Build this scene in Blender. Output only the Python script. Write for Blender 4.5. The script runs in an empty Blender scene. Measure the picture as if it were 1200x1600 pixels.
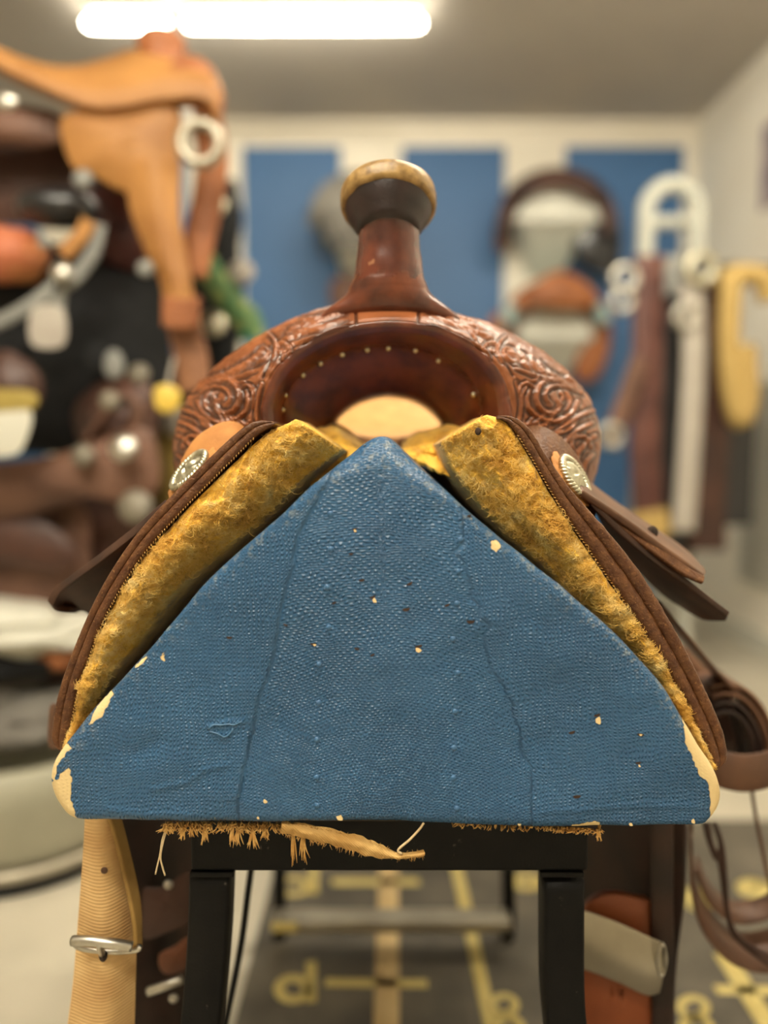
import bpy, math, random
import numpy as np
from mathutils import Vector, Matrix, noise as mnoise
random.seed(7); rng = np.random.default_rng(7)
PI = math.pi
SC = bpy.context.scene
COL = SC.collection

# ------------------------------------------------------------------ camera, world, lamps, exposure
F_PX = 1180.0                      # focal length in pixels of the 1200x1600 frame
CAM_H = 0.80
TILT = math.atan(100.0 / F_PX)     # looks slightly down
cam = bpy.data.cameras.new('camera'); cam_o = bpy.data.objects.new('camera', cam); COL.objects.link(cam_o)
cam_o.location = (0, 0, CAM_H); cam_o.rotation_euler = (PI/2 - TILT, 0, 0)
cam.sensor_fit = 'AUTO'; cam.sensor_width = 36; cam.lens = F_PX/1600*36
cam.clip_start = 0.02; cam.clip_end = 50
cam.dof.use_dof = True; cam.dof.focus_distance = 0.592; cam.dof.aperture_fstop = 1.35
SC.camera = cam_o
SC.view_settings.view_transform = 'Standard'; SC.view_settings.look = 'None'
SC.view_settings.gamma = 1; SC.view_settings.exposure = 0.0
SC.view_settings.use_curve_mapping = False
w = bpy.data.worlds.new('world'); SC.world = w; w.use_nodes = True
w.node_tree.nodes['Background'].inputs[0].default_value = (1, .93, .82, 1)
w.node_tree.nodes['Background'].inputs[1].default_value = 0.05
LAMP_COL = (1.0, .93, .77); LAMP_E = 88.0
def area(name, loc, sx, sy, e):
    l = bpy.data.lights.new(name, 'AREA'); l.shape = 'RECTANGLE'; l.size = sx; l.size_y = sy
    l.energy = e; l.color = LAMP_COL
    o = bpy.data.objects.new(name, l); COL.objects.link(o); o.location = loc
    return o
CEIL = 2.33

# ------------------------------------------------------------------ helpers
ca, sa = math.cos(TILT), math.sin(TILT)
def P(px, py, Z):
    """world point at depth Z on the sight line of a photo pixel"""
    x = (px-600)/F_PX; y = -(py-800)/F_PX
    dy = ca + y*sa; dz = -sa + y*ca
    s = Z/dy
    return np.array([x*s, Z, CAM_H + dz*s])
def proj(v):
    v = np.asarray(v, float); X = v[..., 0]; Y = v[..., 1]; Zz = v[..., 2]-CAM_H
    fwd = Y*ca - Zz*sa; up = Y*sa + Zz*ca
    return np.stack([600+F_PX*X/fwd, 800-F_PX*up/fwd], -1)
def PP(pts, Z):
    if np.isscalar(Z): return np.array([P(p[0], p[1], Z) for p in pts])
    return np.array([P(p[0], p[1], z) for p, z in zip(pts, Z)])
def cr(pts, n, closed=False):
    """catmull-rom resample by chord length"""
    p = np.asarray(pts, float); m = len(p)
    if m == 2 and not closed:
        t = np.linspace(0, 1, n)[:, None]; return p[0]*(1-t)+p[1]*t
    if closed: q = np.vstack([p[-1], p, p[0], p[1]])
    else: q = np.vstack([2*p[0]-p[1], p, 2*p[-1]-p[-2]])
    seg = m if closed else m-1
    out = []
    K = 12
    for i in range(seg):
        a, b, c, d = q[i], q[i+1], q[i+2], q[i+3]
        for k in range(K):
            t = k/K
            out.append(.5*((2*b)+(-a+c)*t+(2*a-5*b+4*c-d)*t*t+(-a+3*b-3*c+d)*t**3))
    out.append(p[0] if closed else p[-1])
    out = np.array(out)
    L = np.concatenate([[0], np.cumsum(np.linalg.norm(np.diff(out, axis=0), axis=1))])
    t = np.linspace(0, L[-1], n+1)[:-1] if closed else np.linspace(0, L[-1], n)
    return np.stack([np.interp(t, L, out[:, k]) for k in range(out.shape[1])], -1)
def crp(p, n):
    """catmull-rom sampled uniformly by control index (axis 0 of any array)"""
    p = np.asarray(p, float); m = len(p)
    q = np.concatenate([[2*p[0]-p[1]], p, [2*p[-1]-p[-2]]])
    t = np.linspace(0, m-1, n); i = np.minimum(t.astype(int), m-2); f = (t-i).reshape((-1,)+(1,)*(p.ndim-1))
    a, b, c, d = q[i], q[i+1], q[i+2], q[i+3]
    return .5*((2*b)+(-a+c)*f+(2*a-5*b+4*c-d)*f*f+(-a+3*b-3*c+d)*f**3)

def setp(o, label=None, cat=None, group=None, kind=None):
    if label: o['label'] = label
    if cat: o['category'] = cat
    if group: o['group'] = group
    if kind: o['kind'] = kind
    return o
def mesh(name, verts, faces, mat, parent=None, smooth=True):
    me = bpy.data.meshes.new(name)
    me.from_pydata([tuple(map(float, v)) for v in verts], [], faces)
    me.validate(); me.update()
    if smooth: me.polygons.foreach_set('use_smooth', [True]*len(me.polygons))
    o = bpy.data.objects.new(name, me); COL.objects.link(o)
    if mat: me.materials.append(mat)
    if parent: adopt(o, parent)
    return o
ROOT_LOC = {}
def adopt(o, parent):
    o.parent = parent
    loc = ROOT_LOC.get(parent.name, (0, 0, 0))
    o.matrix_parent_inverse = Matrix.Translation(-Vector(loc))
    ROOT_LOC.setdefault(o.name, (0, 0, 0))
def thing(name, label, cat, loc, group=None):
    o = bpy.data.objects.new(name, None); COL.objects.link(o)
    o.location = tuple(map(float, loc)); o.empty_display_size = .05
    ROOT_LOC[o.name] = tuple(map(float, loc))
    return setp(o, label, cat, group)
def gridfaces(n, m, cu=False, cv=False, base=0):
    f = []
    for i in range(n if cu else n-1):
        for j in range(m if cv else m-1):
            a = i*m+j; b = i*m+(j+1) % m; c = ((i+1) % n)*m+(j+1) % m; d = ((i+1) % n)*m+j
            f.append((base+a, base+b, base+c, base+d))
    return f
def grid(name, G, mat, parent=None, cu=False, cv=False, caps=False):
    G = np.asarray(G); n, m = G.shape[:2]
    f = gridfaces(n, m, cu, cv)
    if caps and cv: f += [tuple(range(m))[::-1], tuple(range((n-1)*m, n*m))]
    return mesh(name, G.reshape(-1, 3), f, mat, parent)
def solid(o, th, off=0, sub=0, bev=0):
    md = o.modifiers.new('solid', 'SOLIDIFY'); md.thickness = th; md.offset = off
    if bev:
        b = o.modifiers.new('bevel', 'BEVEL'); b.width = bev; b.segments = 2; b.limit_method = 'ANGLE'; b.angle_limit = .7
    if sub:
        s = o.modifiers.new('sub', 'SUBSURF'); s.levels = sub; s.render_levels = sub
    return o
def sheet(name, rows, th, mat, parent=None, nu=40, nv=10, off=0, disp=None):
    """thick leather from rows of world points (each row = list of points)"""
    R = np.array([cr(r, nu) for r in rows]); G = crp(R, nv) if len(rows) > 2 else np.array([R[0]*(1-t)+R[1]*t for t in np.linspace(0, 1, nv)])
    if disp is not None: G = disp(G)
    return solid(grid(name, G, mat, parent), th, off, 0, th*.3)
def frames(path):
    T = np.gradient(path, axis=0); T /= np.linalg.norm(T, axis=1)[:, None]+1e-12
    n = np.cross(T[0], [0, 0, 1.]);
    if np.linalg.norm(n) < .1: n = np.cross(T[0], [1., 0, 0])
    N = []
    for t in T:
        n = n-t*np.dot(n, t); n /= np.linalg.norm(n)+1e-12; N.append(n.copy())
    N = np.array(N); B = np.cross(T, N)
    return T, N, B
def tube_data(path, r, sides=8):
    path = np.asarray(path, float); T, N, B = frames(path)
    r = np.broadcast_to(np.asarray(r, float), (len(path),))
    a = np.linspace(0, 2*PI, sides, endpoint=False)
    return path[:, None]+r[:, None, None]*(np.cos(a)[None, :, None]*N[:, None]+np.sin(a)[None, :, None]*B[:, None])
def tube(name, path, r, mat, parent=None, sides=10, closed=False):
    G = tube_data(path, r, sides)
    return grid(name, G, mat, parent, cu=closed, cv=True, caps=not closed)
def merged(name, parts, mat, parent=None):
    V = []; Fc = []; b = 0
    for G, cu, cv, caps in parts:
        n, m = G.shape[:2]; V.append(G.reshape(-1, 3)); Fc += gridfaces(n, m, cu, cv, b)
        if caps: Fc += [tuple(range(b, b+m))[::-1], tuple(range(b+(n-1)*m, b+n*m))]
        b += n*m
    return mesh(name, np.vstack(V), Fc, mat, parent)
def ring(name, c, u, v, R, r, mat, parent=None, n=40, sides=10, Rv=None):
    a = np.linspace(0, 2*PI, n, endpoint=False); Rv = Rv or R
    c = np.asarray(c, float); u = np.asarray(u, float); v = np.asarray(v, float)
    w_ = np.cross(u, v); out = []
    for t in a:
        d = math.cos(t)*u*R+math.sin(t)*v*Rv; dn = d/np.linalg.norm(d)
        out.append([c+d+r*(math.cos(s)*dn+math.sin(s)*w_) for s in np.linspace(0, 2*PI, sides, endpoint=False)])
    return grid(name, np.array(out), mat, parent, cu=True, cv=True)
def lathe(name, c, axis, prof, mat, parent=None, n=48, fn=None, sx=1.0):
    """prof: list of (radius, height along axis)"""
    ax = np.asarray(axis, float); ax /= np.linalg.norm(ax)
    u = np.array([1., 0, 0]); u = u-ax*np.dot(u, ax)
    if np.linalg.norm(u) < .1: u = np.array([0, 1., 0])-ax*ax[1]
    u /= np.linalg.norm(u); v = np.cross(ax, u); c = np.asarray(c, float)
    G = np.array([[c+ax*h+r*(sx*math.cos(t)*u+math.sin(t)*v) for t in np.linspace(0, 2*PI, n, endpoint=False)] for r, h in prof])
    if fn: G = fn(G)
    return grid(name, G, mat, parent, cv=True, caps=True)
def box(name, lo, hi, mat, parent=None, bev=.002):
    lo = np.minimum(lo, hi)*1.0; hi = np.maximum(lo, hi)*1.0
    x0, y0, z0 = lo; x1, y1, z1 = hi
    V = [(x0, y0, z0), (x1, y0, z0), (x1, y1, z0), (x0, y1, z0), (x0, y0, z1), (x1, y0, z1), (x1, y1, z1), (x0, y1, z1)]
    Fc = [(0, 3, 2, 1), (4, 5, 6, 7), (0, 1, 5, 4), (1, 2, 6, 5), (2, 3, 7, 6), (3, 0, 4, 7)]
    o = mesh(name, V, Fc, mat, parent, smooth=False)
    if bev:
        b = o.modifiers.new('bevel', 'BEVEL'); b.width = bev; b.segments = 3
    return o
def beam(name, path, wv, hv, mat, parent=None, bev=.15):
    """bar of rectangular section along path; wv, hv are half-size vectors"""
    path = np.asarray(path, float); wv = np.asarray(wv, float); hv = np.asarray(hv, float)
    k = 1-bev
    prof = [(1, k), (k, 1), (-k, 1), (-1, k), (-1, -k), (-k, -1), (k, -1), (1, -k)]
    G = np.array([[p+a*wv+b*hv for a, b in prof] for p in path])
    return grid(name, G, mat, parent, cv=True, caps=True)
def strap(name, path, width, th, mat, parent=None, wdir=(0, 1, 0), n=60):
    """flat strap swept along path, its width along wdir"""
    path = cr(path, n); T = np.gradient(path, axis=0); T /= np.linalg.norm(T, axis=1)[:, None]+1e-12
    W = np.broadcast_to(np.asarray(wdir, float), path.shape).copy() if np.ndim(wdir) == 1 else crp(wdir, n)
    W = W-T*np.sum(W*T, 1)[:, None]; W /= np.linalg.norm(W, axis=1)[:, None]+1e-12
    Nn = np.cross(T, W); w2 = width/2; t2 = th/2; q = min(t2*.6, w2*.3)
    prof = [(w2, t2-q), (w2-q, t2), (-w2+q, t2), (-w2, t2-q), (-w2, -t2+q), (-w2+q, -t2), (w2-q, -t2), (w2, -t2+q)]
    G = np.array([[p+a*w_+b*n_ for a, b in prof] for p, w_, n_ in zip(path, W, Nn)])
    return grid(name, G, mat, parent, cv=True, caps=True)
def blob(name, c, r, mat, parent=None, n=24, m=14, rough=0.0, seed=0):
    c = np.asarray(c, float); r = np.asarray(r, float)*np.ones(3); G = []
    for i in range(m):
        ph = -PI/2+PI*(i+.5)/m; row = []
        for j in range(n):
            th = 2*PI*j/n
            d = np.array([math.cos(ph)*math.cos(th), math.cos(ph)*math.sin(th), math.sin(ph)])
            k = 1+rough*mnoise.noise(Vector(d*1.7+seed))
            row.append(c+d*r*k)
        G.append(row)
    return grid(name, np.array(G), mat, parent, cv=True, caps=True)
def flap(name, poly, Z, th, mat, parent=None, bulge=.02, lean=0.0):
    """leather piece with a smoothed outline, domed and thick; Z is its depth"""
    out = cr(poly, 64, closed=True); c = out.mean(0); rows = []
    for s in np.linspace(0.02, 1, 9):
        q = c+(out-c)*s
        rows.append([P(x, y, Z-bulge*(1-s*s)+lean*(y-c[1])/1000) for x, y in q])
    G = np.array(rows); n, m = G.shape[:2]
    f = gridfaces(n, m, False, True)+[tuple(range(m))]
    return solid(mesh(name, G.reshape(-1, 3), f, mat, parent), th, 0, 0, th*.25)

# ------------------------------------------------------------------ materials
def lin(c):
    return tuple(((x/255)/12.92 if x/255 <= .04045 else ((x/255+.055)/1.055)**2.4) for x in c)+(1,)
def new_mat(name):
    m = bpy.data.materials.new(name); m.use_nodes = True
    nt = m.node_tree; b = nt.nodes['Principled BSDF']; return m, nt, b
def nd(nt, t, **kw):
    n = nt.nodes.new(t)
    for k, v in kw.items():
        if k in n.inputs.keys(): n.inputs[k].default_value = v
        else: setattr(n, k, v)
    return n
def mat(name, c1, c2=None, rough=.5, metal=0, scale=30, bump=.0, bscale=None, coat=0, detail=4, stretch=None, sheen=0, rvar=0.0):
    m, nt, b = new_mat(name); L = nt.links
    c2 = c2 or c1
    tc = nd(nt, 'ShaderNodeTexCoord'); src = tc.outputs['Object']
    if stretch:
        mp = nd(nt, 'ShaderNodeMapping'); mp.inputs['Scale'].default_value = stretch
        L.new(src, mp.inputs['Vector']); src = mp.outputs[0]
    n = nd(nt, 'ShaderNodeTexNoise', Scale=scale, Detail=detail); L.new(src, n.inputs['Vector'])
    r = nd(nt, 'ShaderNodeValToRGB'); r.color_ramp.elements[0].position = .35; r.color_ramp.elements[1].position = .65
    r.color_ramp.elements[0].color = lin(c1); r.color_ramp.elements[1].color = lin(c2)
    L.new(n.outputs['Fac'], r.inputs['Fac']); L.new(r.outputs['Color'], b.inputs['Base Color'])
    b.inputs['Roughness'].default_value = rough; b.inputs['Metallic'].default_value = metal
    if rvar:
        mr = nd(nt, 'ShaderNodeMapRange'); mr.inputs['To Min'].default_value = rough-rvar; mr.inputs['To Max'].default_value = rough+rvar
        L.new(n.outputs['Fac'], mr.inputs['Value']); L.new(mr.outputs[0], b.inputs['Roughness'])
    if coat: b.inputs['Coat Weight'].default_value = coat; b.inputs['Coat Roughness'].default_value = .15
    if sheen: b.inputs['Sheen Weight'].default_value = sheen
    if bump:
        n2 = nd(nt, 'ShaderNodeTexNoise', Scale=bscale or scale*6, Detail=3); L.new(src, n2.inputs['Vector'])
        bp = nd(nt, 'ShaderNodeBump', Strength=bump, Distance=.001); L.new(n2.outputs['Fac'], bp.inputs['Height'])
        L.new(bp.outputs[0], b.inputs['Normal'])
    return m
def emis(name, c, e):
    m, nt, b = new_mat(name)
    b.inputs['Emission Color'].default_value = (*c, 1); b.inputs['Emission Strength'].default_value = e
    b.inputs['Base Color'].default_value = (.9, .9, .9, 1); return m

M = dict(
 wall=mat('wall paint', (222, 214, 196), (228, 220, 204), .7, scale=3, bump=.1, bscale=300),
 ceil=mat('ceiling paint', (186, 178, 168), (192, 184, 172), .8, scale=3),
 bluewall=mat('blue wall paint', (48, 90, 134), (52, 95, 140), .55, scale=2),
 floor=mat('concrete floor', (178, 171, 153), (194, 186, 167), .55, scale=5, bump=.1),
 mat_=mat('rubber mat', (72, 67, 58), (100, 93, 80), .6, scale=9, bump=.2, bscale=160),
 tape=mat('yellow mat print', (196, 176, 104), (206, 188, 120), .6, scale=20),
 tape2=mat('tan mat stripe', (198, 170, 118), (206, 180, 130), .6, scale=20),
 black=mat('black steel', (7, 7, 8), (13, 12, 12), .55, scale=60, bump=.25, bscale=500),
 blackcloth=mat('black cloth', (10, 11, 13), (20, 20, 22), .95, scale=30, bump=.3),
 blackleather=mat('black leather', (22, 22, 24), (36, 36, 38), .32, scale=20, coat=.3),
 leather=mat('tooled leather', (104, 56, 28), (140, 80, 42), .38, scale=35, bump=.25, bscale=500, coat=.12, rvar=.08),
 leather_lip=mat('smooth red leather', (68, 30, 17), (104, 50, 26), .3, scale=45, bump=.12, bscale=400, coat=.35),
 leather_dark=mat('dark horn leather', (58, 26, 20), (96, 46, 30), .25, scale=30, bump=.1, bscale=300, coat=.5),
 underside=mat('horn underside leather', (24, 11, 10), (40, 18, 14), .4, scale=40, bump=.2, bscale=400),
 rawhide=mat('horn rim rawhide', (112, 84, 42), (158, 126, 74), .4, scale=110, bump=.3, bscale=500),
 edge=mat('leather cut edge', (78, 46, 26), (100, 64, 37), .42, scale=120, bump=1.0, bscale=500, coat=.05, detail=6, stretch=(1, .3, 1), rvar=.12),
 tanleather=mat('tan roughout leather', (160, 104, 50), (182, 124, 64), .75, scale=40, bump=.3, bscale=600),
 paleleather=mat('pale saddle leather', (176, 130, 72), (194, 148, 88), .6, scale=60, bump=.1, bscale=600),
 fenderleather=mat('fender leather', (30, 16, 11), (56, 31, 20), .6, scale=18, bump=.3, bscale=300),
 straplea=mat('strap leather', (78, 50, 33), (104, 70, 48), .5, scale=30, bump=.2, bscale=300),
 silver=mat('tarnished silver', (176, 172, 150), (206, 200, 176), .36, 1, scale=80),
 nickel=mat('nickel', (180, 176, 164), (204, 200, 190), .38, 1, scale=60),
 tin=mat('galvanised metal', (150, 142, 126), (172, 164, 146), .42, .7, scale=14, bump=.1),
 white=mat('white enamel', (204, 202, 188), (212, 210, 196), .45, scale=8),
 saddletan=mat('background tan leather', (142, 94, 42), (170, 120, 62), .6, scale=6),
 saddleor=mat('background orange leather', (128, 74, 38), (160, 98, 54), .6, scale=8),
 saddlebr=mat('background brown leather', (84, 56, 42), (114, 80, 62), .6, scale=7),
 saddledk=mat('background dark leather', (50, 28, 20), (74, 44, 32), .5, scale=7),
 greyfelt=mat('grey felt', (96, 92, 86), (120, 116, 108), .9, scale=10),
 greystrap=mat('grey strap', (110, 110, 106), (140, 140, 134), .6, scale=12),
 green=mat('green patterned strap', (40, 110, 76), (150, 160, 90), .7, scale=26),
 yellowt=mat('yellow plastic', (214, 180, 70), (222, 190, 84), .5, scale=6),
 rope=mat('yellow cotton rope', (164, 136, 76), (180, 152, 92), .8, scale=60, bump=.4),
 redstrap=mat('red brown strap', (70, 36, 30), (98, 58, 48), .5, scale=8),
 whitestrap=mat('white nylon strap', (160, 152, 142), (172, 165, 154), .6, scale=20),
 turquoise=mat('pale turquoise leather', (150, 178, 176), (176, 196, 190), .6, scale=12),
 purple=mat('poster print', (120, 104, 124), (176, 160, 160), .7, scale=9),
 cream=mat('bare primer', (222, 196, 140), (232, 210, 158), .6, scale=40, bump=.3, bscale=300),
 hole=mat('staple hole', (34, 24, 18), (60, 42, 26), .9, scale=200),
 thread=mat('pale thread', (206, 180, 136), (222, 200, 160), .8, scale=60),
)
def paint_material():
    m, nt, b = new_mat('blue canvas paint'); L = nt.links
    uv = nd(nt, 'ShaderNodeUVMap'); uv.uv_map = 'weave'
    tc = nd(nt, 'ShaderNodeTexCoord')
    nz = nd(nt, 'ShaderNodeTexNoise', Scale=.09, Detail=3); L.new(uv.outputs[0], nz.inputs['Vector'])
    vm = nd(nt, 'ShaderNodeVectorMath', operation='MULTIPLY_ADD')
    L.new(nz.outputs['Color'], vm.inputs[0]); vm.inputs[1].default_value = (5, 5, 0); L.new(uv.outputs[0], vm.inputs[2])
    nz1 = nd(nt, 'ShaderNodeTexNoise', Scale=.7, Detail=2); L.new(uv.outputs[0], nz1.inputs['Vector'])
    vm2 = nd(nt, 'ShaderNodeVectorMath', operation='MULTIPLY_ADD')
    L.new(nz1.outputs['Color'], vm2.inputs[0]); vm2.inputs[1].default_value = (.45, .45, 0); L.new(vm.outputs[0], vm2.inputs[2])
    sp = nd(nt, 'ShaderNodeSeparateXYZ'); L.new(vm2.outputs[0], sp.inputs[0])
    def ma(op, a, b_=None, c=None):
        n = nd(nt, 'ShaderNodeMath', operation=op)
        for i, x in enumerate((a, b_, c)):
            if x is None: continue
            if isinstance(x, (int, float)): n.inputs[i].default_value = x
            else: L.new(x, n.inputs[i])
        return n.outputs[0]
    su = ma('SINE', ma('MULTIPLY', sp.outputs[0], PI)); sv = ma('SINE', ma('MULTIPLY', sp.outputs[1], PI))
    # plain weave: warp shows where su*sv > 0
    prod = ma('MULTIPLY', su, sv)
    h1 = ma('ABSOLUTE', sv); h2 = ma('ABSOLUTE', su)
    weave = ma('ADD', ma('ADD', ma('MULTIPLY', ma('MULTIPLY', h1, h2), .5), ma('MULTIPLY', prod, .4)), ma('MULTIPLY', h1, .14))
    nf = nd(nt, 'ShaderNodeTexNoise', Scale=9, Detail=3); L.new(tc.outputs['Object'], nf.inputs['Vector'])
    amp = nd(nt, 'ShaderNodeMapRange'); L.new(nf.outputs['Fac'], amp.inputs['Value'])
    amp.inputs['From Min'].default_value = .3; amp.inputs['From Max'].default_value = .65
    amp.inputs['To Min'].default_value = .4; amp.inputs['To Max'].default_value = 1
    fine = nd(nt, 'ShaderNodeTexNoise', Scale=260, Detail=4); L.new(tc.outputs['Object'], fine.inputs['Vector'])
    lump = nd(nt, 'ShaderNodeTexNoise', Scale=75, Detail=3); L.new(tc.outputs['Object'], lump.inputs['Vector'])
    at = nd(nt, 'ShaderNodeAttribute'); at.attribute_name = 'peel'
    rag = nd(nt, 'ShaderNodeTexNoise', Scale=220, Detail=5); L.new(tc.outputs['Object'], rag.inputs['Vector'])
    # peel > 0 inside (in pixels of depth); ragged edge
    pe = ma('ADD', at.outputs['Fac'], ma('MULTIPLY', ma('SUBTRACT', rag.outputs['Fac'], .5), 9.0))
    mk = nd(nt, 'ShaderNodeMapRange'); L.new(pe, mk.inputs['Value']); mk.inputs['From Min'].default_value = -.3; mk.inputs['From Max'].default_value = .3
    mask = mk.outputs[0]
    fl_ = nd(nt, 'ShaderNodeAttribute'); fl_.attribute_name = 'flat'
    hh = ma('ADD', ma('MULTIPLY', ma('MULTIPLY', ma('MULTIPLY', weave, amp.outputs[0]), ma('SUBTRACT', 1.0, fl_.outputs['Fac'])), .80), ma('ADD', ma('MULTIPLY', fine.outputs['Fac'], .35), ma('MULTIPLY', lump.outputs['Fac'], .7)))
    hh = ma('ADD', ma('MULTIPLY', hh, ma('SUBTRACT', 1.0, ma('MULTIPLY', mask, .85))), ma('SUBTRACT', ma('MULTIPLY', mask, -.5), ma('MULTIPLY', fl_.outputs['Fac'], .55)))
    bp = nd(nt, 'ShaderNodeBump', Strength=1.0, Distance=.0015); L.new(hh, bp.inputs['Height']); L.new(bp.outputs[0], b.inputs['Normal'])
    nc = nd(nt, 'ShaderNodeTexNoise', Scale=14, Detail=5); L.new(tc.outputs['Object'], nc.inputs['Vector'])
    cr_ = nd(nt, 'ShaderNodeValToRGB'); cr_.color_ramp.elements[0].position = .3; cr_.color_ramp.elements[1].position = .7
    cr_.color_ramp.elements[0].color = lin((40, 80, 116)); cr_.color_ramp.elements[1].color = lin((49, 92, 131)); L.new(nc.outputs['Fac'], cr_.inputs['Fac'])
    # scuffed, thinner paint along the rims
    ws = nd(nt, 'ShaderNodeAttribute'); ws.attribute_name = 'scuff'
    scf = ma('MULTIPLY', ws.outputs['Fac'], nd_range(nt, L, rag.outputs['Fac'], .52, .66))
    mx0 = nd(nt, 'ShaderNodeMix', data_type='RGBA'); L.new(scf, mx0.inputs[0]); L.new(cr_.outputs['Color'], mx0.inputs[6]); mx0.inputs[7].default_value = lin((120, 132, 138))
    mx = nd(nt, 'ShaderNodeMix', data_type='RGBA'); L.new(mask, mx.inputs[0]); L.new(mx0.outputs[2], mx.inputs[6]); mx.inputs[7].default_value = lin((226, 200, 146))
    L.new(mx.outputs[2], b.inputs['Base Color'])
    L.new(ma('ADD', ma('MULTIPLY', mask, .3), .27), b.inputs['Roughness'])
    return m
def nd_range(nt, L, src, a, b):
    n = nd(nt, 'ShaderNodeMapRange'); L.new(src, n.inputs['Value']); n.inputs['From Min'].default_value = a; n.inputs['From Max'].default_value = b
    return n.outputs[0]
M['paint'] = paint_material()
def antique(m):
    nt = m.node_tree; L = nt.links; b = nt.nodes['Principled BSDF']; src = b.inputs['Base Color'].links[0].from_socket
    a = nd(nt, 'ShaderNodeAttribute'); a.attribute_name = 'cut'
    n = nd(nt, 'ShaderNodeTexNoise', Scale=120, Detail=4); tc = nd(nt, 'ShaderNodeTexCoord'); L.new(tc.outputs['Object'], n.inputs['Vector'])
    k = nd(nt, 'ShaderNodeMath', operation='MULTIPLY'); L.new(a.outputs['Fac'], k.inputs[0]); k.inputs[1].default_value = .8
    mx = nd(nt, 'ShaderNodeMix', data_type='RGBA'); L.new(k.outputs[0], mx.inputs[0]); L.new(src, mx.inputs[6]); mx.inputs[7].default_value = lin((44, 22, 12))
    L.new(mx.outputs[2], b.inputs['Base Color'])
antique(M['leather'])
def worn(m, col, scale, lo, hi):
    nt = m.node_tree; L = nt.links; b = nt.nodes['Principled BSDF']; src = b.inputs['Base Color'].links[0].from_socket
    n = nd(nt, 'ShaderNodeTexNoise', Scale=scale, Detail=5); tc = nd(nt, 'ShaderNodeTexCoord'); L.new(tc.outputs['Object'], n.inputs['Vector'])
    mx = nd(nt, 'ShaderNodeMix', data_type='RGBA'); L.new(nd_range(nt, L, n.outputs['Fac'], lo, hi), mx.inputs[0]); L.new(src, mx.inputs[6]); mx.inputs[7].default_value = lin(col)
    L.new(mx.outputs[2], b.inputs['Base Color'])
worn(M['edge'], (160, 116, 72), 420, .60, .85); worn(M['black'], (90, 84, 76), 90, .70, .76)
M['black'].node_tree.nodes['Principled BSDF'].inputs['Specular IOR Level'].default_value = .2
M['edge'].node_tree.nodes['Principled BSDF'].inputs['Specular IOR Level'].default_value = .3
worn(M['leather_dark'], (150, 104, 74), 45, .66, .72)
def fleece_material(name, a, b2, c):
    m, nt, b = new_mat(name); L = nt.links
    tc = nd(nt, 'ShaderNodeTexCoord'); n = nd(nt, 'ShaderNodeTexNoise', Scale=60, Detail=5); L.new(tc.outputs['Object'], n.inputs['Vector'])
    r = nd(nt, 'ShaderNodeValToRGB'); e = r.color_ramp.elements; e[0].position = .3; e[1].position = .72
    e[0].color = lin(a); e[1].color = lin(c); k = e.new(.5); k.color = lin(b2)
    L.new(n.outputs['Fac'], r.inputs['Fac']); L.new(r.outputs['Color'], b.inputs['Base Color'])
    b.inputs['Roughness'].default_value = .8; b.inputs['Sheen Weight'].default_value = .3
    n2 = nd(nt, 'ShaderNodeTexNoise', Scale=420, Detail=5); L.new(tc.outputs['Object'], n2.inputs['Vector'])
    bp = nd(nt, 'ShaderNodeBump', Strength=1, Distance=.0015); L.new(n2.outputs['Fac'], bp.inputs['Height']); L.new(bp.outputs[0], b.inputs['Normal'])
    return m
M['fleece'] = fleece_material('yellow fleece', (180, 126, 30), (234, 178, 54), (247, 204, 92))
M['fibre'] = fleece_material('fleece fibre', (228, 172, 62), (242, 196, 90), (250, 222, 146))
def web_material(name, c1, c2, sc, axis='Z'):
    m, nt, b = new_mat(name); L = nt.links
    tc = nd(nt, 'ShaderNodeTexCoord')
    wv = nd(nt, 'ShaderNodeTexWave', Scale=sc, Distortion=.3); wv.bands_direction = axis; L.new(tc.outputs['Object'], wv.inputs['Vector'])
    n = nd(nt, 'ShaderNodeTexNoise', Scale=25, Detail=4); L.new(tc.outputs['Object'], n.inputs['Vector'])
    r = nd(nt, 'ShaderNodeValToRGB'); r.color_ramp.elements[0].color = lin(c1); r.color_ramp.elements[1].color = lin(c2)
    r.color_ramp.elements[0].position = .35; r.color_ramp.elements[1].position = .65
    L.new(n.outputs['Fac'], r.inputs['Fac']); L.new(r.outputs['Color'], b.inputs['Base Color'])
    b.inputs['Roughness'].default_value = .8
    bp = nd(nt, 'ShaderNodeBump', Strength=.45, Distance=.001); L.new(wv.outputs['Fac'], bp.inputs['Height']); L.new(bp.outputs[0], b.inputs['Normal'])
    return m
M['web'] = web_material('ribbed cotton webbing', (196, 156, 102), (218, 182, 126), 105)
M['jute'] = web_material('jute burlap', (186, 140, 74), (214, 174, 108), 330, 'DIAGONAL')
M['jutefibre'] = mat('jute fibre', (186, 138, 70), (216, 174, 104), .8, scale=200)

# ------------------------------------------------------------------ the room
XL, XR, YB, YF = -2.6, 1.47, 3.70, -3.4
def struct(o, label=None): o['kind'] = 'structure'; return o
struct(box('floor', (XL-.1, YF-.1, -.08), (XR+.1, YB+.1, 0), M['floor'], bev=0))
struct(box('ceiling', (XL-.1, YF-.1, CEIL), (XR+.1, YB+.1, CEIL+.08), M['ceil'], bev=0))
wb = struct(box('wall_back', (XL-.1, YB, 0), (XR+.1, YB+.1, CEIL), M['wall'], bev=0))
struct(box('wall_right', (XR, YF, 0), (XR+.1, YB, CEIL), mat('pale wall paint', (240, 232, 216), (244, 238, 224), .7, scale=3), bev=0))
struct(box('wall_left', (XL-.1, YF, 0), (XL, YB, CEIL), M['wall'], bev=0))
struct(box('wall_front', (XL-.1, YF-.1, 0), (XR+.1, YF, CEIL), M['wall'], bev=0))
ztop = P(600, 230, YB)[2]
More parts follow.
